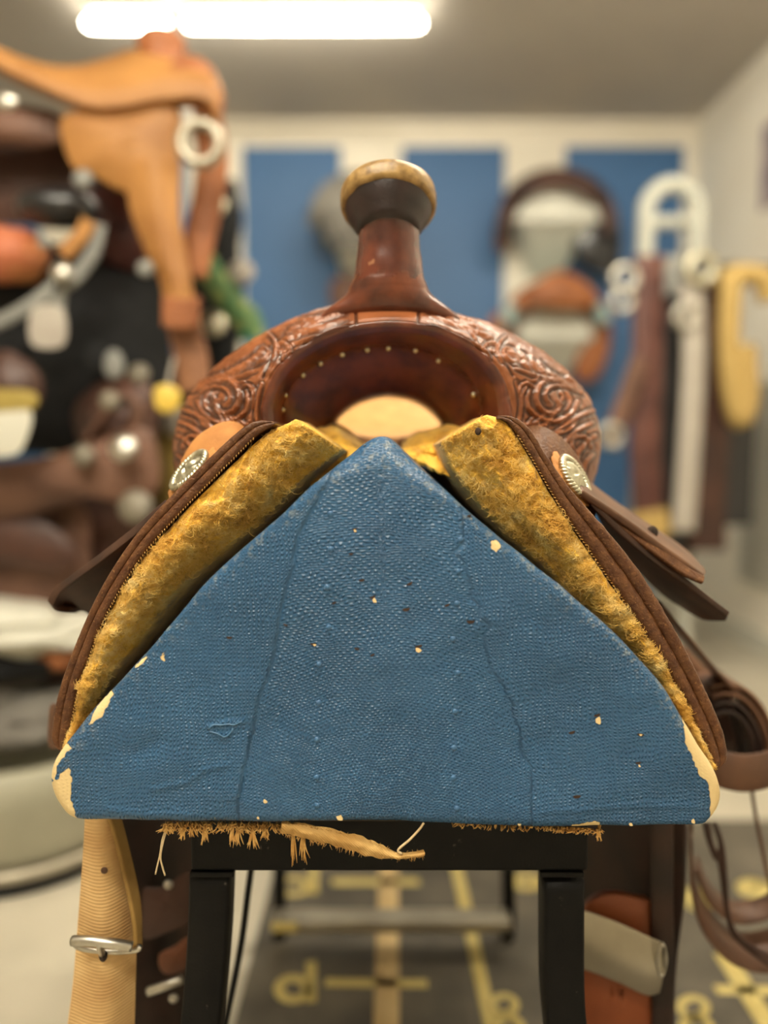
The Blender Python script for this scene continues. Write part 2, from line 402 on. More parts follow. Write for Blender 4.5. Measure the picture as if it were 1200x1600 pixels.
for a, b_ in ((-120, 60), (140, 292), (380, 533), (628, 788), (882, 1066)):
    x0 = P(a, 300, YB)[0]; x1 = P(b_, 300, YB)[0]
    box('wall_panel', (x0, YB-.012, .10), (x1, YB+.01, ztop), M['bluewall'], wb, bev=.003)
struct(box('trim_1', (XL, YB-.03, CEIL-.03), (XR, YB, CEIL), M['wall'], bev=.004))
struct(box('baseboard_back', (XL, YB-.016, 0), (XR, YB, .09), M['white'], bev=.004))
struct(box('baseboard_right', (XR-.016, YF, 0), (XR, YB-.02, .09), M['white'], bev=.004))

# ceiling lights
glow = emis('lamp diffuser', LAMP_COL, LAMP_E)
glow2 = emis('bare tube', LAMP_COL, 30.0)
def ceiling_light(x0, x1, y, label, thin=False):
    t = thing('ceiling_light', label, 'light', ((x0+x1)/2, y, CEIL), 'ceiling lights')
    box('housing', (x0+.02, y-.035, CEIL-.03), (x1-.02, y+.035, CEIL), M['white'], t, .004)
    p = np.array([[x, y, CEIL-.058] for x in np.linspace(x0+.02, x1-.02, 8)])
    r = np.array([.02, .036, .040, .040, .040, .040, .036, .02])*(.55 if thin else 1)
    p[0] = (x0+.004, y, CEIL-.058); p[1] = (x0+.02, y, CEIL-.058); p[-2] = (x1-.02, y, CEIL-.058); p[-1] = (x1-.004, y, CEIL-.058)
    tube('diffuser', p, r, glow2 if thin else glow, t, 14)
yl = (CEIL-.058-CAM_H)/(P(600, 36, 1.)[2]-CAM_H)
xa = P(132, 34, yl)[0]; xb = P(263, 34, yl)[0]; xc = P(288, 34, yl)[0]; xd = P(662, 34, yl)[0]
ceiling_light(xa, xb, yl, 'short bright strip light on the ceiling, left of the long one', True)
ceiling_light(xc, xd, yl, 'long bright strip light on the ceiling above the saddle horn', True)
ceiling_light(-1.0, .2, .25, 'strip light on the ceiling straight above the blue stand')
ceiling_light(-1.0, .2, -.60, 'strip light on the ceiling behind the viewer')
ceiling_light(.2, 1.2, 1.45, 'strip light on the ceiling nearest the right wall')  # out-of-view lamp, added to lift the right wall

# rubber mat with printed marks
mt = thing('floor_mat', 'dark grey rubber floor mat with yellow printed lines under the stand', 'mat', (.3, 1.6, 0))
def fl(px, py, z=0.0):
    """point on the floor under a pixel"""
    x = (px-600)/F_PX; y = -(py-800)/F_PX; dy = ca+y*sa; dz = -sa+y*ca; s = (z-CAM_H)/dz
    return np.array([x*s, dy*s, z])
box('mat_sheet', (fl(424, 1380)[0]*1.0, .25, 0), (XR-.12, 1.56, .006), M['mat_'], mt, .002)
def mark(name, pts, width, m):
    pts = [fl(*p, .0062) for p in pts]
    return strap(name, pts, width, .0012, m, mt, wdir=np.cross(np.array(pts[-1])-np.array(pts[0]), [0, 0, 1.])/np.linalg.norm(np.array(pts[-1])-np.array(pts[0])), n=24)
mark('stripe', [(608, 1240), (606, 1420), (603, 1640), (600, 1900)], .036, M['tape2'])['label'] = 'wide tan centre stripe'
mark('stripe', [(700, 1300), (721, 1390), (745, 1500), (775, 1640), (800, 1760)], .020, M['tape'])
mark('cross_tick', [(508, 1535), (668, 1537)], .017, M['tape'])
mark('cross_tick', [(518, 1378), (655, 1378)], .022, M['tape'])
mark('stripe', [(1130, 1490), (1165, 1545), (1215, 1625)], .030, M['tape'])
mark('cross_tick', [(1118, 1546), (1215, 1548)], .018, M['tape'])
def letter(strokes, width, name='letter'):
    parts = []
    for s in strokes:
        p = np.array([fl(*q, .0066) for q in s]); p = cr(p, 30)
        T = np.gradient(p, axis=0); T /= np.linalg.norm(T, axis=1)[:, None]; W = np.cross(T, [0, 0, 1.])
        G = np.array([[q+w_*width/2+[0, 0, .0004], q-w_*width/2+[0, 0, .0004], q-w_*width/2-[0, 0, .0004], q+w_*width/2-[0, 0, .0004]] for q, w_ in zip(p, W)])
        parts.append((G, False, True, True))
    return merged(name, parts, M['tape'], mt)
def ell(cx, cy, rx, ry): return [(cx+rx*math.cos(t), cy+ry*math.sin(t)) for t in np.linspace(0, 2*PI, 18)]
letter([ell(458, 1545, 22, 17), [(486, 1502), (486, 1566)]], .016)
letter([ell(458, 1385, 22, 12), [(490, 1352), (490, 1396)]], .016)
letter([ell(787, 1570, 18, 14), ell(795, 1608, 20, 18)], .012)
letter([ell(1083, 1574, 20, 15), ell(1088, 1606, 22, 16)], .012)
letter([ell(822, 1378, 18, 9)], .02)
letter([ell(1178, 1388, 14, 8)], .03)
letter([ell(1090, 1405, 8, 12)], .03)

# ------------------------------------------------------------------ stand: blue padded form on a black steel frame
st = thing('saddle_stand', 'triangular saddle stand with chipped blue canvas-covered top on black steel legs', 'saddle stand', (0, .62, 0))
ZF = .550
OUT = [(595, 677), (618, 684), (650, 716), (700, 763), (760, 820), (830, 880), (900, 940), (980, 1010), (1035, 1073), (1068, 1128), (1090, 1165), (1112, 1200),
       (1126, 1235), (1126, 1262), (1112, 1285), (1088, 1295), (980, 1297), (850, 1291), (700, 1286), (500, 1283), (300, 1283), (180, 1281), (118, 1279), (92, 1258), (80, 1228), (83, 1198),
       (106, 1163), (150, 1105), (220, 1021), (300, 932), (370, 862), (440, 796), (490, 748), (540, 708), (570, 686)]
NO = 760
out = cr(OUT, NO, closed=True)
ctr = np.array([606., 1075.])
def offset_in(o2, d):
    t = np.roll(o2, -4, 0)-np.roll(o2, 4, 0); t /= np.linalg.norm(t, axis=1)[:, None]
    nrm = np.stack([-t[:, 1], t[:, 0]], -1)
    nrm *= np.sign(np.sum((ctr-o2)*nrm, 1))[:, None]
    return o2+nrm*d[:, None]
# rounding radius in px: large at the crown
rad = 13+45*np.exp(-((out[:, 0]-600)/60)**2)*(out[:, 1] < 900)+10*np.exp(-((out[:, 0]-600)/190)**2)*(out[:, 1] < 900)
K = np.ones(31)/31; rad = np.convolve(np.concatenate([rad[-15:], rad, rad[:15]]), K, 'valid')
PXM = ZF/F_PX
inner = offset_in(out, rad)
rings = []
for s in np.linspace(0.003, 1, 118):
    q = ctr+(inner-ctr)*s
    rings.append(PP(q, ZF))
for a in np.linspace(PI/2/9, PI/2, 9):
    k = math.sin(a); q = inner+(out-inner)*k
    W = PP(q, ZF); W[:, 1] += rad*PXM*(1-math.cos(a)); rings.append(W)
last = rings[-1]
for dy in np.concatenate([np.linspace(.004, .06, 16), np.linspace(.08, .62, 14)]):
    W = last.copy(); W[:, 1] += dy; rings.append(W)
G = np.array(rings)
px = proj(np.stack([G[..., 0], np.full(G.shape[:2], ZF), G[..., 2]], -1))
def seg_dist(pts, line):
    """distance, signed side and parameter to a polyline (px)"""
    best = np.full(pts.shape[:-1], 1e9); side = np.zeros_like(best); tt = np.zeros_like(best)
    line = np.asarray(line, float); n = len(line)-1
    for i in range(n):
        a, b = line[i], line[i+1]; d = b-a; L2 = (d*d).sum()
        t = np.clip(((pts-a)@d)/L2, 0, 1); q = a+t[..., None]*d; r = pts-q; D = np.hypot(r[..., 0], r[..., 1])
        m_ = D < best; best = np.where(m_, D, best); side = np.where(m_, np.sign(d[0]*r[..., 1]-d[1]*r[..., 0]), side); tt = np.where(m_, (i+t)/n, tt)
    return best, side, tt
def poly_sdf(pts, poly):
    poly = np.asarray(poly, float); D, _, _ = seg_dist(pts, np.vstack([poly, poly[:1]]))
    x, y = pts[..., 0], pts[..., 1]; ins = np.zeros(x.shape, bool); n = len(poly)
    for i in range(n):
        x0, y0 = poly[i]; x1, y1 = poly[(i+1) % n]
        c = ((y0 > y) != (y1 > y)) & (x < (x1-x0)*(y-y0)/((y1-y0) or 1e-9)+x0); ins ^= c
    return np.where(ins, D, -D)
h = np.zeros(px.shape[:2])
def jag(l, a, n):
    l = cr(np.array(l, float), n); l += np.stack([np.random.default_rng(3).normal(0, a, n), np.zeros(n)], -1); return [tuple(q) for q in l]
seamL = [(508, 755), (498, 780), (470, 830), (455, 890), (440, 950), (426, 1030), (405, 1090), (388, 1170), (372, 1245)]
seamL = jag(seamL, 1.2, 34)
seamR = [(716, 850), (735, 905), (750, 950), (762, 1020), (785, 1070), (803, 1115), (812, 1160), (828, 1200)]
seamR = jag(seamR, 4.0, 26)
d, sd, t = seg_dist(px, seamL); d = d+0
h += np.where(sd > 0, 1, -1)*.0004*np.exp(-(d/40)**2)*(px[..., 1] > 750)*(px[..., 1] < 1250)
d, sd, t = seg_dist(px, seamR); h += np.where(sd > 0, -1, 1)*.00022*np.exp(-(d/20)**2)*(px[..., 1] > 850)*(px[..., 1] < 1200)
for ln, A, s in (([(240, 1232), (290, 1222), (320, 1202), (355, 1194)], .0007, 5), ([(850, 1268), (930, 1264), (1000, 1260), (1095, 1262)], .0006, 5),
                 ([(170, 1262), (230, 1272), (300, 1270)], .0006, 5), ([(326, 1136), (345, 1130), (378, 1128)], .0012, 4), ([(330, 1143), (350, 1150), (362, 1142)], .0009, 4),
                 ([(738, 945), (752, 965), (745, 985)], .0008, 5), ([(215, 1178), (245, 1160)], -.0015, 14), ([(690, 1050), (700, 1260)], .0002, 20)):
    d, sd, t = seg_dist(px, ln); h += A*np.exp(-(d/s)**2)
for i in range(G.shape[0]):
    for j in range(0, NO):
        v = G[i, j]; h[i, j] += .0048*mnoise.noise((v[0]*9, v[1]*3, v[2]*9))+.0009*mnoise.noise((v[0]*38, v[1]*20, v[2]*38+7)) if i < 150 else 0
nfront = 118
norm = np.zeros_like(G); norm[:nfront, :, 1] = -1
for k in range(nfront, G.shape[0]):
    a = min((k-nfront+1)/9, 1)*PI/2; o3 = (last-PP(inner, ZF)); o3[:, 1] = 0; o3 /= np.linalg.norm(o3, axis=1)[:, None]
    norm[k] = o3*math.sin(a); norm[k, :, 1] = -math.cos(a)
fade = np.clip(np.linspace(0, 1, G.shape[0])*200, 0, 1)[:, None]
G2 = G+norm*(h*fade)[..., None]
form = mesh('padded_form', G2.reshape(-1, 3), gridfaces(G.shape[0], NO, False, True)+[tuple(range(NO))[::-1], tuple(range((G.shape[0]-1)*NO, G.shape[0]*NO))], M['paint'], st)
form['label'] = 'blue painted canvas wedge with peeled cream corners'
# weave coordinates (threads ~3 mm), turned along the slopes beyond the seams, wrapped over the rim
X = G[..., 0]; Zw = G[..., 2]-CAM_H; Yd = G[..., 1]-ZF
dL, sL, _ = seg_dist(px, [(640, 700)]+seamL+[(365, 1400)]) if False else seg_dist(px, seamL)
leftside = (px[..., 0] < np.interp(px[..., 1], [p[1] for p in seamL], [p[0] for p in seamL]))
rightside = (px[..., 0] > np.interp(px[..., 1], [p[1] for p in seamR], [p[0] for p in seamR]))
S = 1/.0022
cx = X-.004
rz = Zw+.40; u0 = np.arctan2(cx, rz)*.24; v0 = np.hypot(cx, rz)+Yd*.8
a1 = math.radians(46); uL = X*math.cos(a1)+Zw*math.sin(a1)+Yd*.3; vL = -X*math.sin(a1)+Zw*math.cos(a1)+Yd*.9
a2 = -math.radians(40); uR = X*math.cos(a2)+Zw*math.sin(a2)+Yd*.3; vR = -X*math.sin(a2)+Zw*math.cos(a2)+Yd*.9
U = np.where(leftside, uL, np.where(rightside, uR, u0))*S; V = np.where(leftside, vL, np.where(rightside, vR, v0))*S
me = form.data; uvl = me.uv_layers.new(name='weave')
li = np.zeros(len(me.loops), int); me.loops.foreach_get('vertex_index', li)
uvs = np.stack([U.reshape(-1)[li], V.reshape(-1)[li]], -1).astype(np.float32); uvl.data.foreach_set('uv', uvs.reshape(-1))
PEEL = [[(60, 1225), (74, 1188), (108, 1163), (113, 1169), (94, 1192), (86, 1216)],
        [(60, 1236), (90, 1218), (96, 1207), (109, 1199), (114, 1216), (111, 1243), (117, 1262), (123, 1300), (50, 1310)],
        [(140, 1132), (150, 1108), (170, 1080), (176, 1084), (160, 1120), (150, 1126)], [(205, 1045), (214, 1030), (226, 1027), (223, 1037)],
        [(1066, 1126), (1070, 1161), (1083, 1187), (1092, 1210), (1107, 1223), (1110, 1254), (1112, 1290), (1190, 1300), (1190, 1140), (1085, 1100)],
        [(888, 1291), (930, 1283), (937, 1286), (938, 1294), (890, 1296)], [(767, 846), (776, 840), (783, 852), (776, 864), (768, 858)],
        [(252, 1022), (257, 1022), (256, 1033), (249, 1033)]]
pl = np.full(px.shape[:2], -1e3)
for q in PEEL: pl = np.maximum(pl, poly_sdf(px, q))
pl = np.clip(pl, -20, 20)
pl[150:] = np.minimum(pl[150:], -20)
at = me.attributes.new('peel', 'FLOAT', 'POINT'); at.data.foreach_set('value', pl.reshape(-1).astype(np.float32))
sc_ = np.zeros(px.shape[:2]); sc_[108:136] = .8*np.exp(-((np.arange(108, 136)-122)/7.)**2)[:, None]
sc_ *= (px[..., 1] < 1200)
fd = np.exp(-(seg_dist(px, seamL)[0]/3.5)**2)+.6*np.exp(-(seg_dist(px, seamR)[0]/4.)**2)
fd += .5*(np.abs(np.gradient(leftside.astype(float), axis=1))+np.abs(np.gradient(rightside.astype(float), axis=1)) > 0)
at = me.attributes.new('flat', 'FLOAT', 'POINT'); at.data.foreach_set('value', np.clip(fd, 0, 1).reshape(-1).astype(np.float32))
at = me.attributes.new('scuff', 'FLOAT', 'POINT'); at.data.foreach_set('value', sc_.reshape(-1).astype(np.float32))
# nail heads painted over, staple slots and little chips
def copy_of(o, loc, parent, rot=None, scale=None):
    c = o.copy(); COL.objects.link(c); c.parent = parent; c.matrix_parent_inverse = o.matrix_parent_inverse.copy(); c.location = tuple(map(float, loc))
    if rot: c.rotation_euler = rot
    if scale: c.scale = scale
    return c
prof = [(.0001, -.0012), (.0010, -.0011), (.0018, -.0007), (.0022, 0), (.0023, .0012)]
nail0 = lathe('nail_head', (0, 0, 0), (0, 1, 0), prof, mat('blue painted nail', (50, 92, 132), (54, 98, 138), .35), form, 14)
def surf_y(x, y):
    i = np.argmin(((px[:nfront+4].reshape(-1, 2)-[x, y])**2).sum(1)); return G2[:nfront+4].reshape(-1, 3)[i]
first = True
for x, y in [(515, 803), (517, 857), (512, 918), (513, 980), (498, 1038), (497, 1098), (495, 1155), (495, 1213), (497, 1258), (720, 843), (716, 893), (714, 942), (707, 998), (716, 1052), (711, 1112), (709, 1168), (709, 1215), (713, 1262)]:
    s = surf_y(x, y)
    if first: nail0.location = tuple(s); first = False
    else: copy_of(nail0, s, form)
hp = [(math.cos(t)*.0027*(1+.25*math.sin(3*t)), 0, math.sin(t)*.0014*(1+.2*math.cos(2*t))) for t in np.linspace(0, 2*PI, 14, endpoint=False)]
def patch(name, m, parent):
    V = [np.array(p)+[0, .0012, 0] for p in hp]+[np.array(p)*.92+[0, -.0003, 0] for p in hp]; n = len(hp)
    f = [(i, (i+1) % n, n+(i+1) % n, n+i) for i in range(n)]+[tuple(range(n, 2*n))[::-1], tuple(range(n))]
    f = [tuple(reversed(q)) for q in f]
    return mesh(name, V, f, m, parent, False)
slot0 = patch('staple_hole', M['hole'], form); chip0 = patch('paint_chip', M['cream'], form)
HOLES = [(553, 827), (549, 866), (565, 907), (640, 911), (582, 932), (521, 943), (635, 952), (698, 946), (735, 971), (489, 1006), (446, 978), (558, 1015), (582, 1023), (655, 1009), (735, 803), (572, 708), (571, 697), (556, 720), (357, 996), (895, 1146), (998, 1193), (1002, 1147), (934, 1119), (900, 1244)]
for k, (x, y) in enumerate(HOLES):
    s = surf_y(x, y); r = (0, random.uniform(-.5, .3), 0); z = random.uniform(.6, 1.15)
    if y < 730: s = surf_y(x, 735); s = s.copy(); s = P(x, y, ZF+.005+(735-y)*.0003)
    o = slot0 if k == 0 else copy_of(slot0, s, form)
    o.location = tuple(s); o.rotation_euler = r; o.scale = (z, 1, z)
for k, (x, y, z) in enumerate([(585, 937, 1), (653, 1015, 1.2), (935, 1126, 1.5), (491, 1008, .6), (415, 1250, .9), (531, 1275, 1.6), (811, 1284, .7), (555, 830, .6), (1002, 1150, .6), (985, 1291, .9), (404, 1275, .6), (998, 1198, .5), (1085, 1284, 1)]):
    s = surf_y(x, y)
    o = chip0 if k == 0 else copy_of(chip0, s, form)
    o.location = (s[0], s[1]-.0001, s[2]); o.scale = (z*.7, 1, z*1.2); o.rotation_euler = (0, random.uniform(0, 1.5), 0)
pm = mat('blue paint tear', (60, 104, 142), (70, 112, 148), .35)
for pts in ([(326, 1140), (334, 1132), (346, 1133), (356, 1130), (366, 1131), (378, 1126)], [(328, 1143), (340, 1146), (350, 1151), (360, 1146), (366, 1138)]):
    tube('paint_tear', cr(np.array([surf_y(*q)+[0, -.0002, 0] for q in pts]), 20), .0006, pm, form, 6)
# burlap fringe
ZB = .562
def thread_parts(starts, seed=0, r=.00055, L=(8, 26), n=60, cl=5):
    rr = random.Random(seed); parts = []
    for _ in range(n):
        x0, x1, y = rr.choice(starts); x = rr.uniform(x0, x1); yy = np.interp(x, [x0, x1], y) if isinstance(y, tuple) else y
        ln = rr.uniform(*L); a = rr.uniform(-.7, .7)
        p = [P(x, yy, ZB+rr.uniform(-.005, .01)), P(x+ln*.4*math.sin(a)+rr.uniform(-3, 3), yy+ln*.5, ZB-.004), P(x+ln*math.sin(a)+rr.uniform(-5, 5), yy+ln*math.cos(a), ZB-.005+rr.uniform(-.003, .004))]
        parts.append((tube_data(cr(p, 7), [r]*5+[r*.7, r*.35], 4), False, True, True))
    return parts
setp(merged('burlap_fringe', thread_parts([(255, 470, 1284), (255, 330, 1287), (340, 440, 1287)], 1, n=250, L=(4, 20)), M['jutefibre'], form), 'frayed tan jute under the blue wedge', kind='stuff')
setp(merged('burlap_fringe', thread_parts([(700, 940, (1284, 1295)), (850, 940, (1290, 1296))], 2, n=190, L=(3, 12)), M['jutefibre'], form), 'short frayed jute at the right', kind='stuff')
# twisted tufts hanging down
tp = []
for x, y, ln, sp, n in ((285, 1290, 26, 5, 9), (320, 1290, 30, 5, 10), (300, 1290, 18, 8, 8), (362, 1292, 30, 6, 7), (372, 1292, 34, 8, 6), (395, 1292, 34, 9, 12), (415, 1290, 24, 8, 10), (458, 1292, 60, 5, 9), (474, 1292, 58, 8, 9), (265, 1290, 14, 8, 10), (936, 1292, 22, 5, 9)):
    for k in range(n):
        a = random.uniform(-1, 1)
        p = [P(x+random.uniform(-3, 3), y-6, ZB), P(x+a*sp*.5+random.uniform(-2, 2), y+ln*.5, ZB-.004), P(x+a*sp+random.uniform(-3, 3), y+ln*random.uniform(.75, 1.05), ZB-.004)]
        tp.append((tube_data(cr(p, 8), [.0006]*6+[.0004, .0002], 4), False, True, True))
setp(merged('thread_tuft', tp, M['jutefibre'], form), 'twisted jute tufts hanging in front of the crossbar', kind='stuff')
# torn strip of burlap
def fray(G):
    for i in range(G.shape[0]):
        for j in range(G.shape[1]):
            v = Vector(G[i, j]*160); G[i, j] += np.array([0, -.002*mnoise.noise(v), .0016*mnoise.noise(v+Vector((5, 5, 5)))*(1 if i in (0, G.shape[0]-1) else .4)])
    return G
ts = sheet('torn_strip', [PP([(440, 1284), (480, 1288), (520, 1296), (560, 1306), (595, 1320), (625, 1333), (662, 1329)], ZB-.006), PP([(440, 1290), (480, 1300), (520, 1310), (560, 1322), (590, 1333), (622, 1338), (664, 1334)], ZB-.010), PP([(440, 1300), (480, 1310), (520, 1320), (556, 1330), (585, 1339), (620, 1341), (660, 1337)], ZB-.006)], .0012, M['jute'], form, 90, 14, disp=fray)
ts['label'] = 'torn strip of tan burlap hanging to a point'
sp_ = []
for k in range(150):
    t_ = random.random(); x = 445+t_*215; y = np.interp(x, [445, 560, 622, 664], [1303, 1331, 1340, 1336]) if k % 3 else np.interp(x, [445, 560, 622, 664], [1286, 1307, 1333, 1330])
    a = random.uniform(-1, 1); p = [P(x, y, ZB-.008), P(x+4*a, y+random.uniform(2, 9)*(1 if k % 3 else -.5), ZB-.009)]
    sp_.append((tube_data(cr(p, 3), [.0003, .0002, .0001], 3), False, True, True))
setp(merged('stray_fibre', sp_, M['jutefibre'], form), kind='stuff')
tube('loose_thread', cr(PP([(662, 1286), (655, 1296), (640, 1312), (622, 1328), (628, 1334)], ZB-.011), 24), .0009, M['thread'], form, 6)
tube('loose_thread', cr(PP([(262, 1290), (254, 1310), (250, 1335), (246, 1352), (243, 1366)], ZB+.002), 24), .0007, M['thread'], form, 6)
tube('loose_thread', cr(PP([(263, 1290), (256, 1312), (251, 1338), (254, 1355), (258, 1368)], ZB+.002), 24), .0007, M['thread'], form, 6)
# splinters of wood at the lower edge
box('wood_edge', P(475, 1281, ZB)+[0, 0, -.001], P(705, 1284, ZB)+[0, .03, .001], mat('raw wood edge', (70, 50, 36), (110, 84, 58), .8, scale=60), form, .0006)
# black frame
ZL = .60
def bar(name, a, b_, wx, wy, parent=st, m=None):
    return beam(name, [a, b_], wx, wy, m or M['black'], parent)
zt = P(600, 1289, ZL)[2]; zb_ = P(600, 1358, ZL)[2]
xl = P(299, 1320, ZL)[0]; xr = P(918, 1320, ZL)[0]
box('front_crossbar', (xl, ZL-.004, zb_), (xr, ZL+.03, zt+.012), M['black'], st, .003)
for sgn, pts in ((-1, [(333, 1352), (331, 1420), (326, 1500), (316, 1600), (290, 1800), (262, 1985)]), (1, [(876, 1362), (876, 1440), (877, 1540), (884, 1620), (905, 1800), (935, 1985)])):
    p = cr(PP(pts, [ZL+.014, ZL+.014, ZL+.013, ZL+.008, ZL-.005, ZL-.02]), 30); p[-1, 2] = max(p[-1, 2], 0.004); p[:, 2] = np.maximum(p[:, 2], .003)
    leg = beam('leg', p, np.array([.0165, 0, 0]), np.array([0, .0165, 0]), M['black'], st)
    c = p[-1]; box('foot', (c[0]-.022, c[1]-.022, 0), (c[0]+.022, c[1]+.022, .02), M['blackcloth'], leg, .003)
    x0 = pts[0][0]; w0 = P(x0-34, 1366, ZL)[0]; w1 = P(x0+34, 1366, ZL)[0]
    box('weld_collar', (w0, ZL-.006, zb_-.004), (w1, ZL+.03, zb_+.0005), M['black'], leg, .001)
ZR = 1.16
for x0, x1 in ((437, 437), (792, 795)):
    p = [P(x0, 1300, ZR), P(x1, 1420, ZR), np.array([P(x1, 1480, ZR)[0], ZR+.01, .0])]
    leg = beam('leg', p, np.array([.010, 0, 0]), np.array([0, .010, 0]), M['black'], st)
zz = P(600, 1412, ZR)
box('rear_crossbar', (P(430, 1412, ZR)[0], ZR-.05, zz[2]-.018), (P(792, 1412, ZR)[0], ZR-.01, zz[2]), M['tin'], st, .004)['label'] = 'pale grey lower crossbar'
box('end_cap', (P(432, 1412, ZR)[0], ZR-.056, zz[2]-.012), (P(470, 1412, ZR)[0], ZR-.049, zz[2]+.002), M['tape'], st, .002)
for sx in (P(310, 1310, ZL)[0], P(900, 1310, ZL)[0]):
    box('side_rail', (sx*.93-.012, ZL+.03, zt-.024), (sx*.93+.012, ZR+.02, zt+.0), M['black'], st, .002)
box('rear_top_bar', (P(310, 1310, ZL)[0]*.93, ZR-.012, zt-.024), (P(900, 1310, ZL)[0]*.93, ZR+.012, zt), M['black'], st, .002)
tube('brace_wire', cr(PP([(395, 1340), (388, 1390), (376, 1480), (352, 1600), (320, 1740)], .70), 24), .0032, M['black'], st, 8)

# ------------------------------------------------------------------ the western saddle
sad = thing('western_saddle', 'brown floral-tooled western saddle with leather horn and worn yellow fleece lining', 'saddle', (0, .85, .78))
# fork
C1 = [(285, 775), (273, 730), (271, 690), (281, 648), (302, 610), (340, 570), (395, 531), (450, 501), (510, 480), (560, 470), (607, 468), (655, 472), (705, 486), (760, 503), (820, 533), (870, 566), (908, 603), (931, 648), (938, 692), (932, 737), (916, 775)]
C2 = [(335, 775), (322, 735), (322, 698), (330, 660), (350, 625), (380, 592), (420, 556), (465, 527), (515, 505), (560, 493), (607, 489), (655, 492), (700, 506), (750, 528), (800, 558), (842, 592), (868, 628), (884, 665), (890, 700), (885, 738), (872, 775)]
C3 = [(428, 740), (420, 705), (415, 670), (414, 635), (422, 602), (438, 572), (465, 546), (500, 525), (535, 512), (570, 505), (607, 502), (645, 504), (685, 512), (720, 528), (752, 550), (775, 577), (788, 607), (794, 638), (793, 670), (788, 705), (780, 740)]
C4 = [(446, 740), (436, 705), (430, 670), (428, 638), (436, 608), (452, 580), (476, 558), (508, 539), (540, 527), (572, 521), (607, 518), (642, 520), (678, 527), (710, 541), (740, 561), (762, 586), (774, 612), (779, 640), (778, 670), (773, 705), (765, 740)]
C5 = [(470, 740), (452, 705), (444, 668), (442, 638), (453, 608), (473, 584), (502, 565), (535, 552), (565, 546), (588, 543), (607, 542), (630, 544), (655, 549), (685, 561), (710, 576), (731, 597), (743, 620), (746, 645), (743, 672), (735, 705), (725, 740)]
C6 = [(528, 740), (514, 705), (510, 685), (511, 670), (517, 658), (528, 645), (543, 633), (560, 624), (578, 618), (594, 615), (608, 614), (626, 616), (644, 620), (660, 627), (674, 636), (686, 647), (696, 659), (702, 671), (705, 685), (702, 705), (690, 740)]
A1 = PP(C1, .715); A2 = PP(C2, .668); A3 = PP(C3, .652); A4 = PP(C4, .656); A5 = PP(C5, .682); A6 = PP(C6, .725)
A7 = A6.copy(); A7[:, 1] += .075
cc = np.array([.004, 0, CAM_H-.02])
A0 = A1.copy(); A0[:, 1] += .05; A0[:, [0, 2]] = cc[[0, 2]]+(A1[:, [0, 2]]-cc[[0, 2]])*.97
A00 = A1.copy(); A00[:, 1] += .095; A00[:, [0, 2]] = cc[[0, 2]]+(A1[:, [0, 2]]-cc[[0, 2]])*.80
NU = 880
def rs(A): return crp(A, NU)
rows = [rs(a) for a in (A7, A6, A5, A4, A3, A2, A1, A0, A00)]
cnt = [12, 26, 16, 10, 70, 56, 26, 12]
R_ = np.array(rows); qq = np.concatenate([[2*R_[0]-R_[1]], R_, [2*R_[-1]-R_[-2]]])
rowsd = []; band = []
for k, n in enumerate(cnt):
    a, b, c, d_ = qq[k], qq[k+1], qq[k+2], qq[k+3]
    for i in range(n):
        f = i/n
        if k in (3,):  # keep the lip a firm edge
            rowsd.append(b*(1-f)+c*f-np.array([0, .0018*math.sin(PI*f), 0]))
        elif k in (2,): rowsd.append(b*(1-f)+c*f)
        else: rowsd.append(.5*((2*b)+(-a+c)*f+(2*a-5*b+4*c-d_)*f*f+(-a+3*b-3*c+d_)*f**3))
        band.append(k+f)
rowsd.append(R_[-1]); band.append(len(cnt)); band = np.array(band)
Gf = np.array(rowsd)
pf = proj(Gf)
